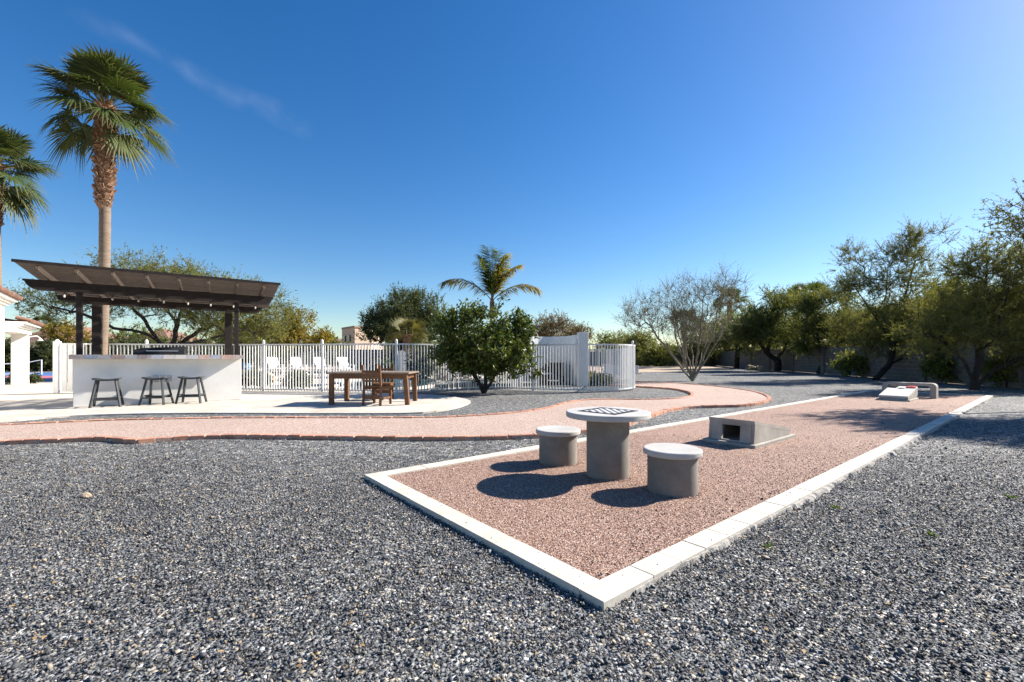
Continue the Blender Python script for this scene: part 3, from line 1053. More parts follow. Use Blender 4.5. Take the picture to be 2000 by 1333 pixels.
def beam(name, d, s0, s1, hgt, thick, scoop):
    # profile in s-z with a scooped lower corner at each end, as sawn
    pts = []
    for k in range(8):
        a = math.pi / 2 * k / 7
        pts.append((s0 + .04 + scoop * (1 - math.cos(a)), -hgt * .22 - hgt * .78 * math.sin(a)))
    lower = [(s0, 0), (s0, -hgt * .2)] + pts
    rl = [(s0 + s1 - x, z) for x, z in reversed(lower)]
    prof = lower + rl
    n = len(prof)
    v_ = [(x, d - thick / 2, z + zroof(x, d)) for x, z in prof] + [(x, d + thick / 2, z + zroof(x, d)) for x, z in prof]
    f_ = [tuple(range(n)), tuple(reversed(range(n, 2 * n)))] + [((k + 1) % n, k, n + k, n + (k + 1) % n) for k in range(n)]
    return MB().add(v_, f_).build(name, M['brown'], per)


beam('beam', .015, -.82, 4.13, .215, .05, .22)
beam('beam', .145, -.82, 4.13, .215, .05, .22)
beam('beam', 1.68, -.66, 3.98, .165, .05, .2)
beam('beam', 1.82, -.66, 3.98, .165, .05, .2)
raf_d0, raf_d1 = -.82, 2.35
for k in range(8):
    s_ = -.394 + .604 * k
    MB().bar((s_, raf_d0, zroof(s_, raf_d0) + .068), (s_, raf_d1, zroof(s_, raf_d1) + .068), .06, .13).build('rafter', M['lattice'], per, .005)
slat_s0, slat_s1 = -.72, 4.2
ns = 46
for k in range(ns):
    d = -.88 + (raf_d1 + .05 + .88) * k / (ns - 1)
    a, b = (slat_s0, d, zroof(slat_s0, d) + .155), (slat_s1, d, zroof(slat_s1, d) + .155)
    MB().bar(a, b, .032, .032).build('slat', M['lattice'], per)
MB().bar((slat_s0 - .02, -.93, zroof(slat_s0, -.93) + .158), (slat_s1 + .02, -.93, zroof(slat_s1, -.93) + .158), .035, .06).build('edge_board', M['brown'], per)

# string lights under the rafters
stl = empty('string_lights', bp(0, 0, PZ), TH, 'string of clear bulbs hanging under the pergola rafters', 'string lights')
bulb = MB().lathe([(.012, .0), (.016, .01), (.032, .035), (.038, .06), (.034, .085), (.018, .105), (.014, .125), (.004, .13)], 12)
bme = bulb.mesh('bulb', M['bulb'], xf=Matrix.Translation((0, 0, -.13)))
sme = MB().lathe([(.017, 0), (.017, .045)], 10).mesh('socket', M['black'])
lp = []
bs = [-.35, -.12, .55, 1.07, 1.6, 2.13, 2.65, 3.2, 3.75]
for i, s_ in enumerate(bs):
    z = zroof(s_, 1.0) - .05
    lp.append((s_, 1.0, z + .0))
    if i < len(bs) - 1:
        for k in (1, 2, 3):
            s2 = s_ + (bs[i + 1] - s_) * k / 4
            lp.append((s2, 1.0, zroof(s2, 1.0) - .05 - .05 * (1 - ((k - 2) / 2) ** 2)))
    so = link('socket', sme, stl, (s_, 1.0, z - .055))
    link('bulb', bme, so, (0, 0, 0), scale=.62)
MB().tube(lp, .006, 5).build('cord', M['black'], stl)

# grill under a black cover on the bar's far side
gr = empty('grill', bp(1.62, .62, PZ), TH, 'low grill under a black cover behind the bar counter', 'grill')
g_ = MB()
pf = [(-.28, 0), (.26, 0), (.26, .12), (.2, .2), (-.1, .22), (-.25, .13)]
zb = BH + .07
v_ = [(-.55, y, z + zb) for y, z in pf] + [(.5, y, z + zb) for y, z in pf]
v_[3] = (-.40, .2, .17 + zb); v_[4] = (-.38, -.1, .18 + zb)
n = len(pf)
g_.add(v_, [tuple(reversed(range(n))), tuple(range(n, 2 * n))] + [(k, (k + 1) % n, n + (k + 1) % n, n + k) for k in range(n)])
g_.build('cover', M['black'], gr, .02, 2, (0, -.30, .0))
MB().bar((-.3, -.56, zb + .1), (.35, -.56, zb + .1), .02, .02).build('handle', M['steel'], gr)
MB().box((0, .32, zb / 2), (1.1, .6, zb)).build('cabinet', M['stucco'], gr)

# three saddle stools


def saddle_stool():
    st = empty('bar_stool')
    n, m_ = 10, 5
    v_, f_ = [], []
    for lay_ in (0, 1):
        for i in range(n + 1):
            for j in range(m_ + 1):
                x, y = -.245 + .49 * i / n, -.15 + .3 * j / m_
                v_.append((x, y, .635 + .035 * (x / .245) ** 2 + .008 * (y / .15) ** 2 - lay_ * (.038 if abs(x) < .2 else .03)))
    w_ = m_ + 1
    o_ = (n + 1) * w_
    for i in range(n):
        for j in range(m_):
            a = i * w_ + j
            f_ += [(a, a + w_, a + w_ + 1, a + 1), (o_ + a, o_ + a + 1, o_ + a + w_ + 1, o_ + a + w_)]
    for i in range(n):
        for a, b in ((i * w_, (i + 1) * w_), ((i + 1) * w_ + m_, i * w_ + m_)):
            f_.append((a, o_ + a, o_ + b, b))
    for j in range(m_):
        for a, b in ((j + 1, j), (n * w_ + j, n * w_ + j + 1)):
            f_.append((a, o_ + a, o_ + b, b))
    MB().add(v_, f_, True).build('seat', M['stool_wood'], st)
    for sx in (-1, 1):
        for sy in (-1, 1):
            MB().bar((sx * .265, sy * .20, 0), (sx * .165, sy * .095, .635), .045, .04).build('leg', M['stool_wood'], st, .004)
        MB().bar((sx * .231, -.165, .215), (sx * .231, .165, .215), .022, .035).build('stretcher', M['stool_wood'], st)
    MB().bar((-.24, 0, .16 + .04), (.24, 0, .16 + .04), .022, .035).build('stretcher', M['stool_wood'], st)
    for sy in (-1, 1):
        MB().bar((-.24, sy * .172, .175), (.24, sy * .172, .175), .022, .035).build('stretcher', M['stool_wood'], st)
    return st


st0 = saddle_stool()
for i, (px, d, a, lab) in enumerate(((209, -.34, .0, 'charcoal wooden saddle stool at the left end of the bar'), (306, -.30, -.42, 'charcoal wooden saddle stool before the louvred vent in the middle of the bar'),
                                     (374, -.33, -.30, 'charcoal wooden saddle stool nearest the sunlit right end of the bar'))):
    o = st0 if i == 0 else copy_tree(st0)
    k = (px - CPX) / FPX
    q0 = BAR0 + B * d
    s_ = (k * q0.y - q0.x) / (T.x - k * T.y)
    p = bp(s_, d, PZ)
    o.location = p
    o.rotation_euler = (0, 0, TH + a)
    tag(o, lab, 'stool', 'stools along the bar')

# ============================================================ DINING TABLE AND CHAIRS
tz = .79
tcx, tcy = -3.49, 11.50
dt = empty('dining_table', (tcx, tcy, PZ), R(-1.0), 'reddish brown wooden dining table on the pale patio', 'table')
for k in range(7):
    MB().box((0, -.48 + .16 * k, tz - .02), (2.02, .153, .04)).build('top_plank', M['teak_top'], dt, .004)
for sy in (-1, 1):
    MB().box((0, sy * .5, tz - .10), (1.74, .035, .115)).build('apron', M['teak'], dt, .003)
for sx in (-1, 1):
    MB().box((sx * .885, 0, tz - .10), (.035, .90, .115)).build('apron', M['teak'], dt, .003)
for sx in (-1, 1):
    for sy in (-1, 1):
        sp = .06 if (sx > 0) else .0
        MB().bar((sx * .90 + sp * (1 if sy < 0 else .3), sy * .485, 0), (sx * .90, sy * .485, tz - .045), .105, .105).build('leg', M['teak'], dt, .006)


def wood_chair(name, loc, rz, label):
    """sitter faces local +y"""
    c = empty(name, loc, rz, label, 'chair', 'wooden chairs at the dining table')
    w, d = .45, .46
    for sx in (-1, 1):
        MB().bar((sx * w / 2, -d / 2 - .03, 0), (sx * w / 2, -d / 2, .45), .05, .05).build('rear_post', M['teak'], c, .004)
        MB().bar((sx * w / 2, -d / 2, .44), (sx * w / 2, -d / 2 - .06, .97), .05, .045).build('back_post', M['teak'], c, .004)
        MB().box((sx * w / 2, d / 2, .21), (.05, .05, .42)).build('leg', M['teak'], c, .004)
        MB().box((sx * w / 2, 0, .40), (.028, d - .06, .06)).build('seat_rail', M['teak'], c)
        MB().box((sx * w / 2, 0, .17), (.026, d - .06, .045)).build('stretcher', M['teak'], c)
    for k in range(5):
        MB().box((0, -d / 2 + .075 + k * .095, .447), (w + .06, .088, .026)).build('seat_slat', M['teak'], c, .003)
    MB().box((0, d / 2, .395), (w - .06, .028, .07)).build('seat_rail', M['teak'], c)
    MB().box((0, -d / 2 - .01, .20), (w - .06, .028, .09)).build('stretcher', M['teak'], c)
    for z, h in ((.70, .13), (.815, .055), (.59, .05)):
        MB().box((0, -d / 2 - .03 - (z - .45) * .04, z), (w - .05, .026, h)).build('back_rail', M['teak'], c, .003)
    return c


pc = (G(706, 793, PZ) + G(745.5, 793, PZ)) / 2
wood_chair('wooden_chair', (pc.x + .06, pc.y + .27, PZ), R(-14), 'wooden slat chair with its back to the camera before the dining table')
wood_chair('wooden_chair', (-3.52, 12.33, PZ), R(180 + 6), 'wooden chair on the far side of the dining table, mostly hidden by it')

# ============================================================ FENCES AND WALLS
FH = 1.63


def picket_fence(name, label, pts, h, spacing, posts, maxp=280, pick=.026, cap=True):
    root = empty(name, pts[0], 0, label, 'fence', 'white metal picket fences round the pool yard')
    o0 = Vector(pts[0])
    line = [p - o0 for p in spline(pts, spacing)]
    pme = MB().box((0, 0, h / 2 + .01), (pick, pick, h - .06)).mesh('picket', M['white_metal'])
    rest = MB()
    order = sorted(range(len(line)), key=lambda i: (line[i] + o0).length)
    near = set(order[:maxp])
    for i, p in enumerate(line):
        t_ = line[min(i + 1, len(line) - 1)] - line[max(i - 1, 0)]
        a = math.atan2(t_.y, t_.x)
        if i in near:
            link('picket', pme, root, p, (rp.uniform(-.005, .005), rp.uniform(-.005, .005), a))
        else:
            rest.box(p + Vector((0, 0, h / 2 + .01)), (pick, pick, h - .06), Matrix.Rotation(a, 3, 'Z'))
    if rest.v: tag(rest.build('far_pickets', M['white_metal'], root), kind='stuff')
    rl = line[::3] + ([line[-1]] if (len(line) - 1) % 3 else [])
    for z, hh in ((h - .02, .045), (.09, .04)):
        r_ = MB()
        for a, b in zip(rl[:-1], rl[1:]):
            e = (b - a) * .04
            r_.bar(a - e + Vector((0, 0, z)), b + e + Vector((0, 0, z)), .042, hh)
        r_.build('rail', M['white_metal'], root)
    qm = MB().box((0, 0, h / 2 + .03), (.072, .072, h + .06)).mesh('post', M['white_metal'], .006)
    cm = MB().lathe([(.045, 0), (.05, .02), (.04, .055), (.02, .08), (.003, .088)], 12).mesh('post_cap', M['white_metal'])
    for q in posts:
        q = Vector(q) - o0
        i = min(range(len(line)), key=lambda k: (line[k] - q).length)
        po = link('post', qm, root, line[i] + Vector((0, .004, 0)))
        if cap: link('post_cap', cm, po, (0, 0, h + .06))
    return root


ff = [Vector((-14.0, 14.62, 0)), Vector((-11.5, 15.25, 0)), Vector((-9.26, 15.55, 0)), G(560, 766.5), G(636, 767.3), G(707, 768.6), G(777, 768.8), G(840, 766.5), G(900, 763), G(945, 761), G(985, 761.5), G(1018, 763.2), G(1079, 765.4),
      G(1148, 766.6), G(1200, 766), G(1226, 764), G(1239, 761), Vector((4.92, 18.2, 0)), Vector((5.5, 20.5, 0)), Vector((6.0, 23.6, 0)), Vector((5.6, 25.6, 0)), Vector((4.2, 26.2, 0)), Vector((2.4, 26.0, 0))]
picket_fence('picket_fence', 'long white picket fence curving along the patio and round the pool yard', ff, FH, .104,
             [Vector((-12.2, 15.1, 0)), G(508, 766), G(630, 767.3), G(777, 768.8), G(914, 762), G(1045, 764), G(1234, 762.5), Vector((5.9, 23, 0))])
rf = [Vector((-20, 33.5, 0)), Vector((-15, 36, 0)), Vector((-10.0, 36, 0)), Vector((-7.2, 32, 0)), Vector((-5.2, 26, 0))]
rf = [Vector((-24, 38, 0)), Vector((-17, 38.5, 0)), Vector((-11.2, 38, 0)), Vector((-9.4, 36.0, 0)), Vector((-7.0, 29.5, 0)), Vector((-5.6, 24.8, 0))]
picket_fence('picket_fence', 'distant white picket fence behind the white pool chairs', rf, FH, .15, [Vector((-17, 38.5, 0)), Vector((-11.2, 38, 0)), Vector((-7, 29.5, 0))], 240, .02)

# left gate of broad white boards, each turned a little
gate = empty('gate', (-14.62, 14.55, PZ), R(6), 'white gate of broad vertical boards beside the left end of the bar', 'gate')
MB().box((0, 0, .83), (.16, .14, 1.66)).build('gate_post', M['white_wood'], gate, .008)
MB().lathe([(.05, 0), (.055, .02), (.035, .05), (.003, .07)], 10).build('post_cap', M['white_wood'], gate, loc=(0, 0, 1.662))
for k in range(4):
    MB().box((0, 0, .80), (.158, .022, 1.52)).build('board', M['white_wood'], gate, .003, loc=(.215 + .168 * k, 0, 0), rot=(0, 0, R(-9 + 5 * (k % 2))))
for z in (.07, 1.58):
    MB().box((.47, 0, z), (.78, .045, .045)).build('gate_rail', M['white_wood'], gate)

# white horseshoe wall round the pool equipment
hw = [P(1006, 700, 16.9), P(1004, 700, 18.4), P(1022, 700, 20.0), P(1055, 700, 20.9), P(1088, 700, 20.9), P(1112, 700, 20.2), P(1130, 700, 18.9)]
hw = spline([Vector((p.x, p.y, 0)) for p in hw], .3)
wl_ = empty('curved_wall', (hw[0].x, hw[0].y, 0), 0, 'white curved wall with a square end pillar, round the pool equipment', 'wall')
o0 = Vector((hw[0].x, hw[0].y, 0))
cw = MB()
n = len(hw)
nr = []
for i in range(n):
    t_ = (hw[min(i + 1, n - 1)] - hw[max(i - 1, 0)]).normalized()
    nr.append(Vector((-t_.y, t_.x, 0)))
TOPW = 2.12
v_ = []
for i in range(n):
    for sd, z in ((-.09, 0), (-.09, TOPW), (.09, TOPW), (.09, 0)):
        q_ = hw[i] + nr[i] * sd - o0
        v_.append((q_.x, q_.y, z))
f_ = [(0, 1, 2, 3), tuple(4 * (n - 1) + k for k in (3, 2, 1, 0))]
for i in range(n - 1):
    for k in range(4):
        k2 = (k + 1) % 4
        f_.append((4 * i + k, 4 * i + 4 + k, 4 * i + 4 + k2, 4 * i + k2))
cw.add(v_, f_)
cw.build('wall', M['wall_white'], wl_)
e = P(1138, 700, 18.45)
MB().box((e.x - o0.x, e.y - o0.y, 1.09), (.40, .40, 2.18)).build('pillar', M['wall_white'], wl_, .01)
MB().box((e.x - o0.x - .24, e.y - o0.y + .02, 1.35), (.06, .05, 1.15)).build('conduit', M['steel'], wl_)

# pool equipment inside it
pe = empty('pool_filter', P(1066, 0, 19.3) * Vector((1, 1, 0)) if False else (P(1066, 700, 19.3).x, 19.3, 0), 0, 'black pool filter tank inside the curved white wall', 'pool filter')
MB().lathe([(.20, 0), (.27, .06), (.28, .5), (.28, .62), (.22, .74), (.06, .80), (.04, .9)], 20).build('tank', M['black'], pe)
MB().tube([(.1, -.26, .2), (.1, -.5, .2), (.5, -.5, .2)], .03, 8).build('pipe', M['white_metal'], pe)
MB().lathe([(.29, .44), (.30, .46), (.30, .5), (.29, .52)], 20).build('clamp_band', M['steel'], pe)
pu = empty('pool_pump', (P(1087, 700, 19.0).x, 19.0, 0), 0, 'black pool pump beside the filter tank', 'pool pump')
MB().box((0, 0, .04), (.55, .3, .08)).build('base', M['black'], pu)
MB().tube([(-.05, 0, .25), (.32, 0, .25)], .14, 14).build('motor', M['black'], pu)
MB().lathe([(.13, .08), (.13, .4), (.1, .46), (.02, .47)], 14).build('strainer', M['black'], pu, loc=(-.18, 0, 0))
hx = empty('pool_heater', (P(1083, 700, 19.9).x + .05, 19.8, 0), .1, 'dark square pool heater behind the pump', 'pool heater')
MB().box((0, 0, .5), (.55, .6, .9)).build('cabinet', M['black'], hx, .02)
MB().box((0, 0, .97), (.6, .65, .05)).build('lid', M['steel'], hx, .01)
MB().box((0, 0, .025), (.62, .66, .05)).build('pad', M['concrete_cast'], hx)
rk = empty('shelf_rack', (P(1033, 700, 17.6).x, 17.6, 0), .05, 'white wire shelf rack beside the curved wall, behind the orange tree', 'rack')
for sx in (-.3, .3):
    for sy in (-.18, .18):
        MB().box((sx, sy, .47), (.03, .03, .94)).build('upright', M['white_metal'], rk)
for z in (.2, .55, .92):
    MB().box((0, 0, z), (.66, .42, .025)).build('shelf', M['white_metal'], rk)
lwp = empty('low_wall', (7.6, 31.5, 0), R(5), 'low white wall seen through the right end of the fence', 'wall')
MB().box((0, 0, .28), (2.4, .3, .56)).build('wall', M['wall_white'], lwp, .01)
MB().box((0, -.1, .03), (2.6, .6, .06)).build('curb', M['travertine'], lwp)
MB().box((-1.1, 0, .62), (.5, .4, .12)).build('cap', M['travertine'], lwp, .01)
tag(MB().tube([P(1042, 639, 24), P(1053, 664, 24), P(1058, 716, 24) * Vector((1, 1, 0)) if False else Vector((P(1058, 700, 24).x, 24, 0))], .035, 8).build('pole', M['tan_metal']), 'thin pale pole leaning above the curved white wall', 'pole')

# block walls of the garden
W0, W1 = Vector((18.75, 15.0, 0)), Vector((26.9, 60.0, 0))
wd = (W1 - W0).normalized()
wlen = (W1 - W0).length
bwl = empty('block_wall', W0, math.atan2(wd.y, wd.x), 'grey block wall in the shade behind the mesquite trees', 'wall')
MB().box((wlen / 2, -.1, .9), (wlen, .16, 1.78)).build('wall_core', M['mortar'], bwl)
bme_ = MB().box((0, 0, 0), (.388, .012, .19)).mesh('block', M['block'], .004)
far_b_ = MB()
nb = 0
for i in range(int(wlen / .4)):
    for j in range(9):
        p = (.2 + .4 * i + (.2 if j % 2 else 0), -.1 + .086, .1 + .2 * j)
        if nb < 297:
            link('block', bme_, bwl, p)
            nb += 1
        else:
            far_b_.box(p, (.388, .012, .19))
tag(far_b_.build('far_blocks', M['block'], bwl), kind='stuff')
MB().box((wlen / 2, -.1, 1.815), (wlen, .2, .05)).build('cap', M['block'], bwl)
for k in range(10):
    MB().box((2.2 + 4.9 * k, -.1, .95), (.42, .42, 1.9)).build('pilaster', M['block'], bwl, .01)
bw2 = empty('boundary_wall', (-30, 63, 0), math.atan2(-3, 57), 'far grey boundary wall across the back of the garden', 'wall')
MB().box((28.5, 0, .9), (57.2, .2, 1.8)).build('wall', M['block'], bw2)
MB().box((28.5, 0, 1.83), (57.3, .26, .06)).build('cap', M['block'], bw2)
for k in range(12):
    MB().box((1 + 4.9 * k, 0, .95), (.45, .45, 1.9)).build('pilaster', M['block'], bw2)
bw3 = empty('garden_wall', (-15.5, 41.5, 0), R(-1), 'grey slatted garden wall behind the pool chairs', 'wall')
MB().box((9.5, .1, .92), (19, .15, 1.85)).build('wall', M['block'], bw3)
sm_ = MB().box((0, 0, .92), (.16, .03, 1.8)).mesh('wall_slat', surf('grey_slat', (.09, .095, .10), (.14, .145, .155), 3.0, .9, vary=.25))
for k in range(60):
    link('wall_slat', sm_, bw3, (.2 + .315 * k, 0, 0))

# ============================================================ POOL YARD FURNITURE


def deck_chair():
    c = empty('pool_chair')
    rot = Matrix.Rotation(R(-27), 3, 'X')
    for k in range(6):
        MB().box(Vector((-.25 + .10 * k, -.26, .34)) + rot @ Vector((0, 0, .37)), (.093, .022, .78 + .03 * (1 - abs(k - 2.5) / 2.5)), Matrix.Rotation(R(27), 3, 'X')).build('back_slat', M['white_wood'], c)
    for k in range(6):
        MB().box((0, -.18 + .105 * k, .33 + .012 * k), (.58, .095, .022)).build('seat_slat', M['white_wood'], c)
    for sx in (-1, 1):
        MB().box((sx * .31, .36, .29), (.05, .07, .58)).build('leg', M['white_wood'], c)
        MB().box((sx * .31, -.36, .26), (.05, .07, .52)).build('leg', M['white_wood'], c)
        MB().box((sx * .33, -.02, .585), (.13, .86, .025)).build('arm', M['white_wood'], c)
        MB().box((sx * .29, .0, .29), (.03, .76, .09)).build('side_rail', M['white_wood'], c)
    return c


dc0 = deck_chair()
for i, (px, lab) in enumerate(((535, 'white slatted pool chair nearest the bar, first from the left'), (581, 'second white slatted pool chair from the left'), (627, 'third white slatted pool chair from the left'),
                               (673, 'rightmost white slatted pool chair, above the left end of the dining table'))):
    o = dc0 if i == 0 else copy_tree(dc0)
    p = P(px, 700, 28.5 - .3 * i)
    o.location = (p.x, p.y, .02)
    o.rotation_euler = (0, 0, R(-128 + 4 * (i % 2)))
    o.scale = (1.12,) * 3
    tag(o, lab, 'chair', 'white chairs beside the pool')
bx = empty('pool_box', (P(481, 700, 27).x, 27, .02), 0, 'small blue box with a white mark on the low pool wall, right of the bar', 'box')
MB().box((0, 0, .60), (.36, .3, .38)).build('body', M['blue_box'], bx, .02)
MB().box((.02, -.152, .6), (.14, .006, .14)).build('mark', M['white_wood'], bx)
MB().box((0, 0, .2), (1.7, .5, .42)).build('low_wall', M['travertine'], bx)
gf = empty('frame', (P(497, 700, 31).x, 31, .02), 0, 'thin tan pipe frame standing behind the pool fence', 'frame')
fw_ = (562 - 497) / FPX * 31
for x in (0, fw_): MB().tube([(x, 0, 0), (x, 0, 2.2)], .03, 8).build('upright', M['tan_metal'], gf)
MB().tube([(-.03, 0, 2.2), (fw_ + .03, 0, 2.2)], .03, 8).build('crossbar', M['tan_metal'], gf)
# raised stone planter and a grey patio chair seen through the fence left of the orange tree
pl = empty('planter', (P(868, 700, 22).x, 22, 0), .1, 'tan stone planter with a pale top behind the fence', 'planter')
MB().box((0, 0, .32), (.95, .6, .64)).build('box', M['rock_dark'], pl, .02)
MB().box((0, 0, .67), (1.05, .7, .06)).build('rim', M['travertine'], pl, .01)
gc = empty('patio_chair', (P(884, 700, 21.0).x, 21.0, 0), .5, 'grey patio chair right of the stone planter behind the fence', 'chair')
gm = surf('grey_fabric', (.16, .17, .21), (.22, .23, .27), 6.0, .9)
MB().box((0, 0, .42), (.5, .5, .07)).build('seat', gm, gc, .02)
MB().box((0, .25, .72), (.5, .06, .55), Matrix.Rotation(-.15, 3, 'X')).build('backrest', gm, gc, .02)
for sx in (-1, 1):
    for sy in (-1, 1): MB().box((sx * .22, sy * .22, .2), (.035, .035, .4)).build('leg', M['white_metal'], gc)
    MB().box((sx * .27, 0, .62), (.04, .5, .03)).build('arm', M['white_metal'], gc)
ring = []
for k in range(24):
    a = 2 * math.pi * k / 24
    ring.append((P(890, 700, 19).x + 1.15 * math.cos(a), 19 + 1.3 * math.sin(a)))
tag(MB().prism(ring, -.02, .10).build('planting_bed', M['gravel']), kind='structure')

# ============================================================ HOUSES


def hip_roof(root, x0, x1, y0, y1, z, rise, name='roof', rows=0):
    """hip roof of tile courses"""
    w = min(x1 - x0, y1 - y0) / 2
    if (x1 - x0) > (y1 - y0):
        a, b = (x0 + w, (y0 + y1) / 2, z + rise), (x1 - w, (y0 + y1) / 2, z + rise)
        v_ = [(x0, y0, z), (x1, y0, z), (x1, y1, z), (x0, y1, z), a, b]
        f_ = [(0, 1, 5, 4), (1, 2, 5), (2, 3, 4, 5), (3, 0, 4), (3, 2, 1, 0)]
    else:
        a, b = ((x0 + x1) / 2, y0 + w, z + rise), ((x0 + x1) / 2, y1 - w, z + rise)
        v_ = [(x0, y0, z), (x1, y0, z), (x1, y1, z), (x0, y1, z), a, b]
        f_ = [(0, 1, 4), (1, 2, 5, 4), (2, 3, 5), (3, 0, 4, 5), (3, 2, 1, 0)]
    rfo = MB().add(v_, f_).build(name, M['tile'], root)
    return rfo


HT = R(40.0)
hs = empty('house', (-20.8, 20.0, 0), HT, 'white house with a tiled porch on square pillars at the left edge', 'house')


def hb(x0, x1, y0, y1, z0, z1, m, name, bev=.0):
    return MB().box(((x0 + x1) / 2, (y0 + y1) / 2, (z0 + z1) / 2), (x1 - x0, y1 - y0, z1 - z0)).build(name, m, hs, bev)


# main block, its corner at the picture's edge
hb(-7, -.58, -13, -3.56, 0, 3.12, M['stucco'], 'wall')
for o_, z0, z1 in ((.10, 3.12, 3.19), (.19, 3.192, 3.27), (.30, 3.272, 3.36)):
    hb(-7, -.58 + o_, -13, -3.56 + o_, z0, z1, M['stucco'], 'moulding')
tile_me = MB().tube([(0, 0, 0), (-.42, 0, .12)], .072, 8).mesh('roof_tile', M['tile'])
tile_ye = MB().tube([(0, 0, 0), (0, -.42, .12)], .072, 8).mesh('roof_tile', M['tile'])
rm = MB().add([(-.2, -3.18, 3.37), (-7.2, -3.18, 3.37), (-7.2, -13.2, 3.37), (-.2, -13.2, 3.37), (-4.0, -7.0, 4.5)], [(0, 1, 4), (1, 2, 4), (2, 3, 4), (3, 0, 4), (3, 2, 1, 0)]).build('roof', M['tile'], hs)
for k in range(24):
    link('roof_tile', tile_me, rm, (-.15, -3.28 - .2 * k, 3.41))
    link('roof_tile', tile_ye, rm, (-.3 - .2 * k, -3.13, 3.41))
# lower porch: square pillar, lintel, stepped crown moulding, tiled lean-to roof
hb(-.80, -.32, -.85, -.37, 0, 2.14, M['stucco'], 'pillar', .01)
hb(-.86, -.26, -3.55, -.31, 2.14, 2.32, M['stucco'], 'lintel')
for o_, z0, z1 in ((.08, 2.322, 2.38), (.16, 2.382, 2.45), (.26, 2.452, 2.53)):
    hb(-.9, -.26 + o_, -3.55, -.31 + o_, z0, z1, M['stucco'], 'moulding')
rp_ = MB().add([(.06, .02, 2.54), (.06, -3.4, 2.54), (-3.0, -3.4, 3.02), (-3.0, -1.0, 3.02), (-3.0, .02, 2.54)], [(0, 3, 2, 1), (0, 4, 3), (0, 1, 2, 3, 4)]).build('porch_roof', M['tile'], hs)
for k in range(17):
    link('roof_tile', tile_me, rp_, (.09, -.08 - .2 * k, 2.585))
for k in range(12):
    link('roof_tile', tile_ye, rp_, (-.05 - .2 * k, .05, 2.585))
# porch back wall with its window
hb(-3.4, -3.2, -3.56, -.2, 0, 2.6, M['stucco'], 'wall')
wf = hb(-3.2, -3.15, -3.2, -.5, .15, 1.85, M['dark_glass'], 'window')
for y in (-3.2, -1.87, -.55):
    MB().box((-3.14, y + .02, 1.0), (.04, .05, 1.7)).build('window_frame', M['white_wood'], wf)
hb(-3.2, -3.1, -3.3, -.4, 1.9, 2.3, M['white_wood'], 'roller_box')
lt = MB().tube([(-.32, -.4, 2.05), (-.1, -.3, 2.1), (.0, -.28, 2.0)], .025, 6).build('wall_lamp', M['white_metal'], hs)
MB().lathe([(.03, .1), (.1, 0)], 10).build('lamp_shade', M['white_metal'], lt, loc=(.0, -.28, 1.9))

# sports net
ns_ = empty('sports_net', (P(81, 700, 30).x, 30, 0), 0, 'white taped net and post on the blue sports court', 'net')
MB().tube([(0, 0, 0), (0, 0, 1.0)], .04, 8).build('post', M['white_metal'], ns_)
for z0, z1 in ((.98, .75), (.2, .08)):
    MB().tube([(0, 0, z0), (-.4, -.3, z0 - .13), (-.9, -.7, z1), (-2.0, -1.6, z1 - .05)], .03, 6).build('tape', M['net'], ns_)

# far houses beyond the garden


def far_house(label, x0, x1, Y, depth, wall_z, rise, wm):
    h_ = empty('far_house', ((x0 + x1) / 2, Y, 0), 0, label, 'house', 'far houses beyond the garden')
    w = (x1 - x0) / 2
    MB().box((0, depth / 2, wall_z / 2), (2 * w, depth, wall_z)).build('wall', wm, h_)
    hip_roof(h_, -w - .5, w + .5, -.5, depth + .5, wall_z, rise)
    MB().box((0, -.47, wall_z - .06), (2 * w + 1, .06, .16)).build('fascia', M['cream_wall'], h_)
    k = max(2, int(w / 2))
    for i in range(k):
        x = -w + 2 * w * (i + .5) / k
        f = MB().box((x, -.02, 1.5), (1.4, .1, 1.2)).build('window', M['dark_glass'], h_)
        MB().box((x, -.05, .86), (1.55, .12, .08)).build('sill', M['cream_wall'], f)
    return h_


far_house('far house with a red tile roof between the porch and the pergola', P(20, 700, 52).x, P(122, 700, 52).x, 52, 10, 3.0, 2.0, M['cream_wall'])
far_house('far house with a low reddish roof seen under the pergola', P(195, 700, 58).x, P(335, 700, 58).x, 58, 10, 2.75, 2.3, M['cream_wall'])
far_house('small far house with an orange roof left of the flat roofed building', P(606, 700, 95).x, P(664, 700, 95).x, 95, 8, 4.6, .9, M['tan_wall'])
fb = empty('flat_roof_building', (P(689, 700, 58).x, 58, 0), R(0), 'tan flat roofed building left of the dark bushy tree', 'building')
fw1 = P(645, 700, 58).x - P(689, 700, 58).x
fw2 = P(693, 700, 58).x - P(689, 700, 58).x
fw3 = P(735, 700, 62).x - P(689, 700, 58).x
topz = EYE + (697 - 640) / FPX * 58
bpoly = [(fw1, 4.0), (fw2, 0), (fw3, 2.0), (fw3 - .5, 9), (fw1 - .5, 10)]
MB().prism(bpoly, 0, topz).build('wall', M['tan_wall'], fb)
cpoly = [(x * 1.02 + (.0), y * 1.04 - .2) for x, y in bpoly]
MB().prism(cpoly, topz, topz + .22).build('parapet', M['rock_dark'], fb)
for t_ in (.25, .62):
    x = fw1 + (fw2 - fw1) * t_
    y = 4.0 - 4.0 * t_
    MB().box((x, y - .05, topz - 1.35), (.75, .3, .8), Matrix.Rotation(math.atan2(-4.0, fw2 - fw1), 3, 'Z')).build('window', M['dark_glass'], fb)

# ============================================================ TREES
def ell(px, py, rx, ry, Y, dep=1.0):
    """crown lobe: seen centre and half sizes in survey units at distance Y"""
    c = P(px, py, Y)
    return (np.array(c), np.array((rx / FPX * Y, rx / FPX * Y * dep, ry / FPX * Y)))


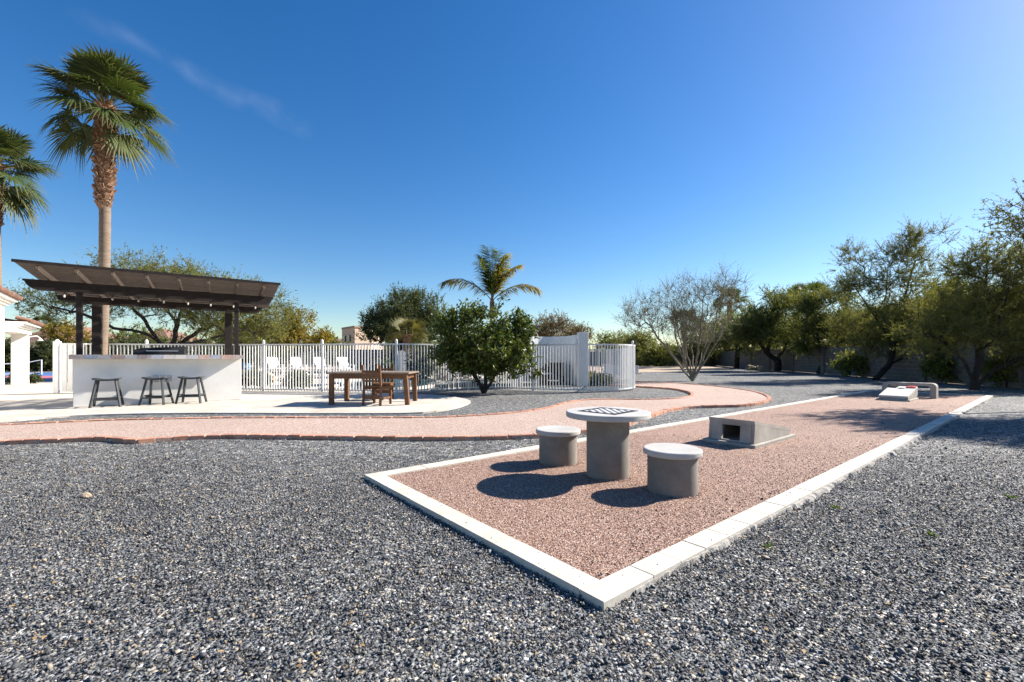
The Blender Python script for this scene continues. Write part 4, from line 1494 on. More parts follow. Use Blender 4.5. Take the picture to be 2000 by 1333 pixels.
def sample_lobes(lobes, n, r, shell=1.9, gap=0.0, gscale=1.0, seed=0):
    vol = np.array([l[1].prod() for l in lobes]) ** 0.85
    pr = vol / vol.sum()
    out = []
    off_ = Vector((seed * 3.7, seed * 1.9, 0))
    tries = 0
    while len(out) < n and tries < n * 12:
        tries += 1
        i = r.choice(len(lobes), p=pr)
        d = r.randn(3)
        d /= np.linalg.norm(d)
        p = lobes[i][0] + lobes[i][1] * d * r.rand() ** (1 / shell)
        if p[2] < .15: continue
        if gap and mnoise.noise(Vector(p) * gscale + off_) < gap: continue
        out.append(p)
    return np.array(out)


def prisms(A, Bv, ra, rb_, n):
    """tapered n-sided segments as arrays"""
    d = Bv - A
    L = np.linalg.norm(d, axis=1, keepdims=True) + 1e-9
    d = d / L
    ref = np.where(np.abs(d[:, 2:3]) > .9, np.array([[1., 0, 0]]), np.array([[0, 0, 1.]]))
    a = np.cross(d, ref)
    a /= np.linalg.norm(a, axis=1, keepdims=True)
    b = np.cross(d, a)
    an = np.arange(n) * 2 * np.pi / n
    ring = a[:, None, :] * np.cos(an)[None, :, None] + b[:, None, :] * np.sin(an)[None, :, None]
    v = np.concatenate([A[:, None] + ring * ra[:, None, None], Bv[:, None] + ring * rb_[:, None, None]], 1)
    k = np.arange(n)
    f = np.stack([k, (k + 1) % n, n + (k + 1) % n, n + k], 1)
    F = f[None] + (np.arange(len(A)) * 2 * n)[:, None, None]
    return v.reshape(-1, 3), F.reshape(-1, 4)


def leaf_quads(C, D, L, W, r, tri=False):
    """rhombic leaves from base C along D, or slim pointed leaflets"""
    D = D / (np.linalg.norm(D, axis=1, keepdims=True) + 1e-9)
    N = r.randn(len(C), 3)
    S = np.cross(D, N)
    S /= np.linalg.norm(S, axis=1, keepdims=True) + 1e-9
    L, W = L[:, None], W[:, None]
    if tri:
        v = np.stack([C + S * W * .55, C + D * L, C - S * W * .55], 1).reshape(-1, 3)
        return v, np.arange(len(C) * 3).reshape(-1, 3)
    m = C + D * L * .45
    v = np.stack([C, m + S * W * .5, C + D * L, m - S * W * .5], 1).reshape(-1, 3)
    f = np.arange(len(C) * 4).reshape(-1, 4)
    return v, f


def grow(name, label, cat, base, limbs, lobes, nclus, seed, base_r=.15, bark='bark', leafm='leaf', cols=((.05, .07, .02), (.10, .12, .035)), twigs=4, twig_len=.5, leaves=8, leaf=(.10, .03),
         up=.3, out=.8, droop=0.0, gap=0.0, gscale=.8, group=None, twig_r=.006, arch=.12, shell=1.9, extra_bare=0.0):
    r = np.random.RandomState(seed)
    base = Vector(base)
    root = empty(name, base, 0, label, cat, group)
    b0 = np.array(base)
    pos, par = [b0.copy()], [-1]
    tips = set()
    for lb in limbs:
        pts = [Vector(p) for p in lb]
        A_ = np.array(pos)
        st = int(np.argmin(((A_ - np.array(pts[0])) ** 2).sum(1)))
        last = st
        dense = spline([Vector(pos[st])] + pts[(1 if (pts[0] - Vector(pos[st])).length < .25 else 0):], .35)
        for p in dense[1:]:
            pos.append(np.array(p) + r.randn(3) * .025)
            par.append(last)
            last = len(pos) - 1
    cl = sample_lobes(lobes, nclus, r, shell, gap, gscale, seed)
    A_ = np.array(pos)
    dist = np.sqrt(((cl[:, None] - A_[None]) ** 2).sum(2)).min(1) if len(cl) else []
    ends = []
    for ci in np.argsort(dist):
        c = cl[ci]
        A_ = np.array(pos)
        dd = A_ - c
        ds = np.sqrt((dd ** 2).sum(1))
        pen = ds * (1.0 + .35 * np.clip(dd[:, 2] / (ds + 1e-6), -1, 1))   # prefer to grow up and outwards
        pen[0] += 2.0
        i = int(np.argmin(pen))
        p0 = pos[i]
        g = p0 - pos[par[i]] if par[i] >= 0 else np.array((0, 0, 1.))
        g = g / (np.linalg.norm(g) + 1e-6)
        d = ds[i]
        k = max(1, int(d / .4))
        ctl = (p0 + c) / 2 + g * d * .22 + np.array((0, 0, arch * d)) + r.randn(3) * .08 * d
        last = i
        for q in range(1, k + 1):
            t_ = q / k
            pos.append((1 - t_) ** 2 * p0 + 2 * t_ * (1 - t_) * ctl + t_ * t_ * c)
            par.append(last)
            last = len(pos) - 1
        ends.append(last)
    pos = np.array(pos)
    par = np.array(par)
    n = len(pos)
    # pipe model for the thickness
    e = 1.75
    acc = np.full(n, 0.0)
    acc[ends] += 1.0
    for i in range(n - 1, 0, -1):
        if acc[i] == 0: acc[i] = .6
        acc[par[i]] += acc[i]
    rad = acc ** (1 / e)
    rad = rad / rad[1:].max() * base_r
    rad = np.maximum(rad, .006)
    ix = np.arange(1, n)
    ra = np.minimum(rad[par[ix]], rad[ix] * 1.25)
    A1, B1 = pos[par[ix]] - b0, pos[ix] - b0
    thick = rad[ix] > .035
    parts_v, parts_f, ofs = [], [], 0
    for sel, ns_ in ((thick, 7), (~thick, 4)):
        if sel.sum() == 0: continue
        v, f = prisms(A1[sel], B1[sel], ra[sel], rad[ix][sel], ns_)
        parts_v.append(v)
        parts_f.append(f + ofs)
        ofs += len(v)
    thin = rad[ix] < .016
    me = np_mesh('trunk', np.concatenate(parts_v), np.concatenate(parts_f), M[bark], smooth=True)
    link('trunk', me, root)
    tw_v, tw_f, ofs = [], [], 0
    # twigs
    E = pos[ends] - b0
    cen_ = E.mean(0)
    g = pos[ends] - pos[par[ends]]
    g /= np.linalg.norm(g, axis=1, keepdims=True) + 1e-6
    TA, TD, TC = [], [], []
    tone = r.rand(len(E))
    for k in range(twigs):
        d = r.randn(len(E), 3) * .75 + g * out + np.array((0, 0, up))
        d /= np.linalg.norm(d, axis=1, keepdims=True)
        TA.append(E)
        TD.append(d * (twig_len * (.5 + r.rand(len(E), 1))))
        TC.append(tone)
    TA, TD, TC = np.concatenate(TA), np.concatenate(TD), np.concatenate(TC)
    mid_ = TA + TD * .5 + r.randn(len(TA), 3) * .04 * twig_len
    tip_ = TA + TD + np.array((0, 0, -droop)) * np.linalg.norm(TD, axis=1, keepdims=True)
    rr = np.full(len(TA), twig_r)
    segs_ = ((TA, mid_, rr, rr * .8), (mid_, tip_, rr * .8, rr * .3)) if leafm != 'leaf' or leaves < 3 else ((TA, tip_, rr, rr * .3),)
    if len(segs_) == 1: mid_ = (TA + tip_) / 2
    for a, b, r0, r1 in segs_:
        v, f = prisms(a, b, r0, r1, 3)
        tw_v.append(v)
        tw_f.append(f + ofs)
        ofs += len(v)
    me = np_mesh('twigs', np.concatenate(tw_v), np.concatenate(tw_f), M['twig' if bark == 'bark' else bark], smooth=True)
    tag(link('twigs', me, root), kind='stuff')
    if leaves:
        LC, LD, LT = [], [], []
        for k in range(leaves):
            t_ = r.rand(len(TA), 1)
            c = np.where(t_ < .5, TA + (mid_ - TA) * t_ * 2, mid_ + (tip_ - mid_) * (t_ - .5) * 2)
            keep = r.rand(len(TA)) >= extra_bare * (.5 + TC)
            d = TD / np.linalg.norm(TD, axis=1, keepdims=True) * .5 + r.randn(len(TA), 3) * .8 + np.array((0, 0, -.1 - droop))
            LC.append(c[keep])
            LD.append(d[keep])
            LT.append(TC[keep])
        LC, LD, LT = np.concatenate(LC), np.concatenate(LD), np.concatenate(LT)
        m = len(LC)
        tri = leafm == 'leaf'
        v, f = leaf_quads(LC, LD, leaf[0] * (.6 + .8 * r.rand(m)), leaf[1] * (.6 + .8 * r.rand(m)), r, tri)
        mixv = np.clip(.6 * LT + .6 * r.rand(m) - .1, 0, 1)[:, None]
        cc = np.array(cols[0]) * (1 - mixv) + np.array(cols[1]) * mixv
        if len(cols) > 2:
            s_ = r.rand(m) < .08
            cc[s_] = np.array(cols[2])
        cc *= .8 + .4 * r.rand(m, 1)
        me = np_mesh('crown', v, f, M[leafm], np.repeat(cc, 3 if tri else 4, 0))
        link('crown', me, root)
    return root


def gz(px, Y):
    return Vector(((px - CPX) / FPX * Y, Y, 0))


OLIVE = ((.080, .100, .028), (.215, .230, .064), (.33, .28, .08))
GREEN = ((.062, .088, .022), (.175, .205, .048), (.27, .25, .065))
BUSHY = ((.035, .055, .022), (.090, .118, .046), (.17, .19, .09))
CITRUS = ((.030, .058, .010), (.115, .155, .022), (.25, .27, .045))
YELL = ((.15, .13, .024), (.32, .245, .04), (.42, .28, .06))

# mesquite spreading behind the bar
Yt = 25.0
b = gz(318, Yt)
grow('mesquite_tree', 'wide spreading mesquite tree behind the pergola and bar', 'tree', b,
     [[b, P(322, 700, Yt), P(312, 668, Yt), P(270, 648, Yt - .5), P(225, 640, Yt - 1), P(165, 615, Yt - 1), P(100, 600, Yt)],
      [P(322, 700, Yt), P(338, 668, Yt), P(346, 640, Yt), P(352, 600, Yt + .5), P(345, 560, Yt)],
      [P(322, 700, Yt), P(352, 672, Yt), P(395, 645, Yt + 1), P(440, 625, Yt + 1), P(510, 600, Yt)],
      [P(312, 668, Yt), P(285, 630, Yt), P(250, 590, Yt), P(235, 555, Yt)],
      [P(352, 672, Yt), P(420, 660, Yt - 1.5), P(490, 640, Yt - 1)],
      [P(346, 640, Yt), P(320, 600, Yt), P(300, 560, Yt)]],
     [ell(125, 592, 80, 34, Yt), ell(235, 575, 95, 50, Yt), ell(335, 570, 110, 50, Yt), ell(430, 590, 110, 55, Yt), ell(520, 612, 75, 40, Yt), ell(300, 532, 95, 26, Yt), ell(385, 632, 60, 18, Yt), ell(480, 648, 80, 26, Yt)],
     900, 3, .24, cols=OLIVE, twigs=7, twig_len=.7, leaves=9, leaf=(.135, .036), gap=.0, gscale=.8, up=.25)
grow('yellow_tree', 'low yellow leaved tree behind the pool fence', 'tree', gz(580, 31), [[gz(580, 31), P(580, 680, 31), P(584, 650, 31)]],
     [ell(585, 632, 34, 28, 31), ell(560, 655, 60, 25, 31), ell(610, 660, 35, 18, 31)], 230, 5, .14, cols=YELL, twigs=5, twig_len=.6, leaves=9, leaf=(.16, .07), gap=-.15, gscale=.8)
for i, (px, py, rx, ry, Y, c, lab) in enumerate(((500, 660, 70, 26, 34, OLIVE, 'olive green bush behind the pool fence, right of the pergola'), (640, 675, 40, 16, 44, OLIVE, 'olive bush before the flat roofed building'),
                                                 (130, 655, 55, 25, 40, YELL, 'yellow green bush between the house porch and the pergola'), (90, 700, 34, 34, 38, BUSHY, 'dark bush behind the sports net'),
                                                 (20, 705, 30, 40, 37, BUSHY, 'dark bush seen through the white porch'), (240, 680, 80, 16, 42, BUSHY, 'dark hedge under the far reddish roof'), (400, 682, 90, 22, 40, BUSHY, 'dark hedge behind the grill'),
                                                 (170, 686, 50, 20, 41, BUSHY, 'dark hedge behind the left pergola posts'),
                                                 (455, 655, 95, 34, 46, OLIVE, 'broad olive bush behind the right half of the pergola'), (265, 660, 70, 24, 48, GREEN, 'green bush behind the mesquite trunk'),
                                                 (800, 690, 60, 26, 36, BUSHY, 'dark shrub below the bushy tree behind the fence'))):
    grow('shrub', lab, 'shrub', gz(px, Y), [[gz(px, Y), P(px, (py + 697) / 2, Y)]], [ell(px, py, rx, ry, Y, .6), ell(px + rx * .3, (py + 725) / 2, rx * .9, 16 + ry * .5, Y, .6), ell(px - rx * .4, (py + 720) / 2, rx * .7, 16 + ry * .4, Y, .6)],
         260, 30 + i, .08, cols=c, twigs=5, twig_len=.55, leaves=9, leaf=(.17, .08))

# dark bushy tree
Yt = 38.0
b = gz(790, Yt)
grow('bushy_tree', 'dense dark green bushy tree with upright shoots behind the fence', 'tree', b,
     [[b, P(790, 690, Yt), P(788, 650, Yt), P(785, 600, Yt)], [P(790, 690, Yt), P(760, 650, Yt), P(735, 615, Yt)], [P(790, 690, Yt), P(825, 650, Yt), P(845, 610, Yt)]],
     [ell(785, 620, 62, 40, Yt), ell(838, 622, 40, 42, Yt), ell(738, 635, 36, 28, Yt), ell(790, 655, 85, 30, Yt), ell(800, 588, 36, 16, Yt)],
     700, 8, .2, cols=BUSHY, twigs=7, twig_len=.85, leaves=12, leaf=(.17, .055), up=1.3, out=.6)

# orange tree in front of the fence
Yt = 14.75
b = G(945, 769)
grow('orange_tree', 'dense glossy orange tree standing in the gravel before the fence', 'tree', b,
     [[b, P(950, 735, Yt), P(952, 705, Yt), P(950, 665, Yt)], [G(934, 768.5), P(930, 742, Yt), P(918, 712, Yt - .2), P(895, 680, Yt - .3)], [G(958, 768.5), P(968, 735, Yt), P(985, 705, Yt), P(1015, 675, Yt)],
      [P(950, 735, Yt), P(940, 700, Yt - .6), P(930, 660, Yt - .8)], [P(952, 705, Yt), P(965, 680, Yt + .6), P(975, 640, Yt + .4)]],
     [ell(950, 662, 72, 50, Yt), ell(882, 662, 42, 48, Yt), ell(1012, 668, 44, 44, Yt), ell(930, 628, 48, 26, Yt), ell(1000, 632, 34, 20, Yt), ell(958, 690, 92, 24, Yt), ell(935, 712, 40, 16, Yt), ell(985, 712, 40, 18, Yt), ell(1042, 712, 14, 20, Yt), ell(900, 712, 32, 18, Yt), ell(950, 726, 36, 14, Yt), ell(1003, 724, 26, 14, Yt), ell(975, 596, 9, 16, Yt), ell(1040, 690, 16, 26, Yt), ell(865, 688, 20, 28, Yt)],
     880, 12, .06, 'bark', 'leaf_gloss', CITRUS, twigs=5, twig_len=.28, leaves=8, leaf=(.105, .055), up=.3, out=.5, arch=.05, gap=-.14, gscale=1.5, twig_r=.004)

# brownish far tree and other far trees
for i, (px, py, rx, ry, Y, c, lab, lv) in enumerate(((1075, 640, 46, 22, 46, ((.10, .075, .05), (.16, .125, .08)), 'brown thinly leaved tree above the curved white wall', 5), (1125, 655, 34, 14, 52, ((.11, .085, .055), (.17, .14, .09)), 'small brown tree right of the thinly leaved one', 4),
                                                    (1200, 668, 50, 16, 66, GREEN, 'far green shrub beyond the boundary wall, above the right end of the fence', 8), (1250, 668, 34, 20, 60, OLIVE, 'far olive shrub left of the bare tree', 7),
                                                    (1290, 690, 40, 18, 56, GREEN, 'dark green shrub behind the bare tree', 8))):
    grow('far_tree', lab, 'tree', gz(px, Y), [[gz(px, Y), P(px, (py + 697) / 2, Y), P(px + 3, py, Y)]], [ell(px, py, rx, ry, Y), ell(px - rx * .3, py + ry, rx * .9, ry * .8, Y)], 200, 50 + i, .16, cols=c, twigs=5, twig_len=.9, leaves=lv, leaf=(.22, .08), twig_r=.012)

# bare palo verde
Yt = 22.2
b = G(1353, 745)
tipsx = [(1222, 602), (1255, 580), (1290, 545), (1325, 560), (1352, 545), (1378, 532), (1405, 545), (1425, 528), (1462, 535), (1240, 635), (1450, 590), (1300, 600)]
limbs = []
rt = random.Random(4)
for i, (tx, ty) in enumerate(tipsx):
    k = (tx - 1353) / 120.0
    y1 = rt.uniform(-1, 1)
    limbs.append([b + Vector((rt.uniform(-.06, .06), rt.uniform(-.06, .06), 0)), P(1353 + 22 * k, 715, Yt + y1 * .3), P(1353 + 62 * k, 665 + rt.uniform(-8, 8), Yt + y1), P((1353 + tx * 3) / 4 + 2, (665 + ty * 2) / 3, Yt + y1 * 1.6), P(tx, ty, Yt + y1 * 2)])
grow('bare_tree', 'nearly leafless palo verde tree with many slender stems beside the path', 'tree', b, limbs,
     [ell(1265, 612, 48, 44, Yt), ell(1330, 590, 60, 48, Yt), ell(1410, 575, 50, 46, Yt), ell(1350, 640, 80, 40, Yt), ell(1235, 630, 28, 24, Yt)],
     520, 15, .05, 'bark_pale', 'leaf', ((.10, .12, .05), (.17, .19, .08)), twigs=7, twig_len=.62, leaves=1, leaf=(.08, .03), up=.85, out=.8, twig_r=.005, arch=.0)

# mesquites along the wall
grow('mesquite_tree', 'small dark mesquite tree farthest along the block wall', 'tree', G(1438, 720.5), [[G(1438, 720.5), P(1440, 690, 44), P(1436, 655, 44)], [P(1440, 690, 44), P(1465, 665, 44)]],
     [ell(1440, 645, 48, 38, 44), ell(1405, 668, 34, 24, 44), ell(1470, 660, 34, 28, 44)], 300, 16, .24, cols=GREEN, twigs=5, twig_len=.9, leaves=9, leaf=(.21, .06), twig_r=.01)
Yt = 37.5
b = G(1518, 725)
grow('mesquite_tree', 'mesquite tree with a forked trunk right of the rocks', 'tree', b,
     [[b, P(1518, 705, Yt), P(1500, 690, Yt), P(1480, 665, Yt), P(1460, 640, Yt)], [P(1518, 705, Yt), P(1530, 685, Yt), P(1545, 655, Yt), P(1550, 615, Yt)], [P(1500, 690, Yt), P(1510, 650, Yt), P(1510, 600, Yt)]],
     [ell(1505, 620, 60, 44, Yt), ell(1555, 630, 44, 42, Yt), ell(1465, 645, 40, 34, Yt), ell(1520, 590, 46, 22, Yt), ell(1500, 660, 70, 22, Yt), ell(1470, 685, 30, 12, Yt), ell(1555, 685, 28, 12, Yt)], 620, 17, .27, cols=GREEN, twigs=6, twig_len=.9, leaves=14, leaf=(.165, .044), gap=-.02, twig_r=.009)
Yt = 32.0
b = G(1598, 730)
grow('mesquite_tree', 'slim mesquite tree leaning right, third along the block wall from the camera', 'tree', b,
     [[b, P(1612, 705, Yt), P(1632, 680, Yt), P(1665, 645, Yt), P(1690, 610, Yt)], [P(1612, 705, Yt), P(1600, 670, Yt), P(1595, 630, Yt)]],
     [ell(1600, 640, 50, 40, Yt), ell(1655, 640, 54, 36, Yt), ell(1630, 600, 50, 30, Yt), ell(1580, 600, 34, 26, Yt), ell(1650, 682, 46, 16, Yt), ell(1575, 680, 36, 14, Yt)], 520, 18, .16, cols=GREEN, twigs=6, twig_len=.8, leaves=14, leaf=(.145, .040), gap=-.02, twig_r=.008)
Yt = 23.4
b = G(1708, 742.5)
grow('mesquite_tree', 'tall open mesquite tree leaning right behind the far cornhole board', 'tree', b,
     [[b, P(1735, 715, Yt), P(1765, 698, Yt), P(1795, 675, Yt), P(1830, 640, Yt)], [P(1735, 715, Yt), P(1745, 680, Yt), P(1725, 640, Yt), P(1695, 600, Yt), P(1665, 550, Yt)], [P(1745, 680, Yt), P(1765, 630, Yt), P(1770, 570, Yt), P(1790, 500, Yt)],
      [P(1725, 640, Yt), P(1730, 580, Yt), P(1735, 520, Yt)]],
     [ell(1665, 555, 50, 50, Yt), ell(1735, 540, 60, 58, Yt), ell(1800, 520, 56, 64, Yt), ell(1700, 625, 76, 40, Yt), ell(1790, 620, 76, 44, Yt), ell(1760, 660, 90, 22, Yt), ell(1800, 460, 36, 24, Yt), ell(1648, 500, 28, 18, Yt), ell(1690, 675, 60, 20, Yt), ell(1770, 690, 50, 14, Yt)],
     850, 19, .14, cols=OLIVE, twigs=6, twig_len=.6, leaves=23, leaf=(.085, .019), gap=.02, gscale=1.0, up=.5, twig_r=.0065)
Yt = 16.4
b = G(1903, 762)
grow('mesquite_tree', 'big mesquite tree with several thick dark trunks right of the court', 'tree', b,
     [[b, P(1893, 725, Yt), P(1872, 695, Yt), P(1845, 670, Yt), P(1800, 645, Yt - .5)], [b, P(1905, 725, Yt), P(1915, 690, Yt), P(1905, 650, Yt), P(1890, 600, Yt)], [b, P(1925, 735, Yt), P(1960, 715, Yt), P(2010, 690, Yt), P(2060, 650, Yt)],
      [P(1915, 690, Yt), P(1940, 660, Yt - .6), P(1960, 600, Yt - .8), P(1975, 540, Yt - .6)], [P(1905, 650, Yt), P(1920, 580, Yt + .4), P(1925, 510, Yt)], [P(1925, 735, Yt), P(1970, 700, Yt + .6), P(2000, 660, Yt + .6)]],
     [ell(1870, 610, 66, 48, Yt), ell(1930, 580, 66, 66, Yt), ell(1995, 600, 66, 66, Yt), ell(1840, 650, 76, 26, Yt), ell(1930, 655, 90, 26, Yt), ell(1920, 510, 50, 36, Yt), ell(1995, 520, 50, 50, Yt), ell(2060, 620, 60, 60, Yt), ell(1885, 530, 30, 26, Yt), ell(1830, 682, 50, 18, Yt), ell(1985, 690, 40, 22, Yt)],
     1100, 20, .12, cols=OLIVE, twigs=6, twig_len=.48, leaves=24, leaf=(.068, .015), gap=.0, gscale=1.1, up=.45, twig_r=.005)
# tree standing just outside the frame on the right: its outer branches come into view and its shade falls on the gravel
b = Vector((16.2, 11.2, 0))
grow('palo_verde_tree', 'airy palo verde tree whose slender branches enter at the right edge', 'tree', b,
     [[b, (15.9, 11.2, 1.2), (15.0, 11.3, 2.4), (13.8, 11.4, 3.6), (12.8, 11.4, 4.8)], [(15.9, 11.2, 1.2), (16.2, 11.0, 2.6), (15.9, 11.2, 4.4), (15.4, 11.0, 6.0)], [(15.9, 11.2, 1.2), (17.2, 10.6, 2.8), (18.2, 10.2, 4.2)], [(15.0, 11.3, 2.4), (14.2, 10.4, 3.4), (13.6, 9.6, 4.2)]],
     [(np.array((13.9, 11.2, 4.5)), np.array((1.7, 1.5, .9))), (np.array((15.6, 11.0, 5.4)), np.array((1.9, 1.8, .9))), (np.array((14.2, 9.8, 4.4)), np.array((1.5, 1.3, .7))), (np.array((13.2, 10.2, 4.3)), np.array((1.2, .9, .6))), (np.array((14.6, 8.8, 4.3)), np.array((1.6, 1.1, .7))), (np.array((17.6, 10.6, 4.6)), np.array((1.7, 1.8, .9)))],
     980, 23, .14, 'bark_pale', 'leaf', OLIVE, twigs=7, twig_len=.5, leaves=10, leaf=(.085, .026), gap=-.1, up=.6, twig_r=.005)
# trees beyond the block wall
for i, (px, py, rx, ry, Y, c, lab) in enumerate(((1560, 640, 60, 40, 62, GREEN, 'green tree beyond the wall, behind the forked mesquite'), (1690, 640, 70, 45, 46, ((.12, .14, .03), (.26, .26, .06)), 'yellow green tree beyond the wall, behind the leaning mesquites'),
                                                (1800, 640, 70, 50, 33, ((.10, .12, .028), (.22, .23, .055)), 'sunlit yellow green tree beyond the wall, behind the cornhole bench'), (1940, 640, 90, 60, 27, ((.09, .11, .028), (.20, .21, .055)), 'leafy tree beyond the wall at the right edge'),
                                                (1390, 660, 60, 40, 58, OLIVE, 'olive tree beyond the wall, behind the bare tree'),
                                                (1858, 615, 95, 70, 25.5, GREEN, 'dense green tree beyond the wall, between the two nearest mesquites'), (1930, 630, 90, 52, 20.5, GREEN, 'tall dense tree beyond the wall, directly behind the big mesquite'))):
    b = gz(px, Y)
    grow('wall_tree', lab, 'tree', b, [[b, P(px, 680, Y), P(px, py, Y)], [P(px, 680, Y), P(px + rx * .5, py, Y)], [P(px, 680, Y), P(px - rx * .5, py, Y)]],
         [ell(px, py, rx, ry, Y, .7), ell(px - rx * .5, py + ry * .5, rx * .7, ry * .6, Y, .7), ell(px + rx * .5, py + ry * .5, rx * .7, ry * .6, Y, .7)], 420, 60 + i, .2, cols=c, twigs=6, twig_len=.8, leaves=11, leaf=(.19, .055), gap=-.08, group='trees beyond the block wall', twig_r=.01)

# shrubs and plants inside the pool yard
for i, (px, py, h, w, Y, lab) in enumerate(((580, 757, .5, .42, 16.6, 'low dark shrub at the pool edge behind the fence, left of the table'), (497, 757, .55, .5, 16.8, 'low dark shrub behind the fence beside the bar end'), (738, 757, .45, .5, 16.0, 'low dark shrub seen between the table legs'),
                                            (822, 725, 1.5, .6, 19.5, 'tall dark shrub behind the fence right of the dining table'), (905, 715, 1.5, 1.2, 24, 'dark shrub behind the planting bed'), (965, 720, 1.6, 1.2, 23, 'dark shrub behind the orange tree trunk'),
                                            (755, 718, .9, .6, 24, 'dark rounded shrub behind the chair back'), (1165, 735, .35, .6, 19, 'low dry shrub at the foot of the white pillar'),
                                            (37 - 12, 747, .25, .13, 19.6, 'small green tuft at the left foot of the porch pillar'), (70, 745, .28, .13, 19.8, 'small green tuft at the right foot of the porch pillar'),
                                            (1840, 735, 1.2, .8, 20.5, 'broad leaved green shrub under the big mesquite'), (1965, 735, 1.3, .9, 17.6, 'broad leaved green shrub at the right edge before the wall'), (1660, 725, 1.3, 1.0, 27, 'leafy green shrub under the leaning mesquite'))):
    b = gz(px, Y)
    c0 = np.array((b.x, b.y, h * .55))
    grow('shrub', lab, 'shrub', b, [[b, b + Vector((.05, 0, h * .4))]], [(c0, np.array((w, w * .8, h * .5)))], (30 if h < .3 else 110) if h < 1 else 95, 80 + i, .03, cols=((.10, .11, .03), (.18, .17, .05)) if px == 1165 else ((.09, .12, .025), (.22, .24, .06)) if px > 1600 else BUSHY, twigs=4, twig_len=.18 + .1 * h, leaves=7, leaf=(.09 + .03 * h, .04 + .02 * h), twig_r=.004)

# small weeds pushing through the gravel
rw = random.Random(8)
for i, (px, py, lab) in enumerate(((951, 1066, 'tiny green weed against the pale edging'), (1632, 996, 'tiny green weed in the gravel right of the court'), (1817, 1049, 'tiny weed in the open gravel, lower right'), (1974, 976, 'tiny weed near the right edge'),
                                   (1500, 1074, 'tiny weed in the gravel below the court edge'))):
    p = G(px, py)
    N_ = 14
    C_ = np.zeros((N_, 3)) + np.array((0, 0, .008))
    rr_ = np.random.RandomState(200 + i)
    D_ = rr_.randn(N_, 3) * np.array((1, 1, .3)) + np.array((0, 0, .7))
    v, f = leaf_quads(C_, D_, .03 + .03 * rr_.rand(N_), .008 + .006 * rr_.rand(N_), rr_)
    o = link('weed', np_mesh('weed', v, f, M['leaf'], np.repeat(np.array((.06, .10, .02))[None] * (.7 + .6 * rr_.rand(N_, 1)), 4, 0)), None, p)
    tag(o, lab, 'weed', 'weeds in the gravel')

# distant wooded plain that reads as one mass
rr_ = np.random.RandomState(77)
N_ = 26000
ang = rr_.rand(N_) * 2.5 - 1.25
dist = 100 + 60 * rr_.rand(N_)
hmax = 3.4 + 2.2 * np.array([mnoise.noise(Vector((a * 9, 3.3, 0))) + .6 * mnoise.noise(Vector((a * 31, 1.3, 0))) for a in ang])
C_ = np.stack([dist * np.sin(ang), dist * np.cos(ang), np.abs(hmax) * rr_.rand(N_) ** .7], 1)
v, f = leaf_quads(C_, rr_.randn(N_, 3), .7 + .8 * rr_.rand(N_), .4 + .4 * rr_.rand(N_), rr_)
cc = (np.array((.055, .065, .03))[None] * (.6 + .9 * rr_.rand(N_, 1)))
tag(link('distant_trees', np_mesh('distant_trees', v, f, M['leaf'], np.repeat(cc, 4, 0))), 'distant dark green trees along the horizon', kind='stuff')

# ============================================================ PALMS


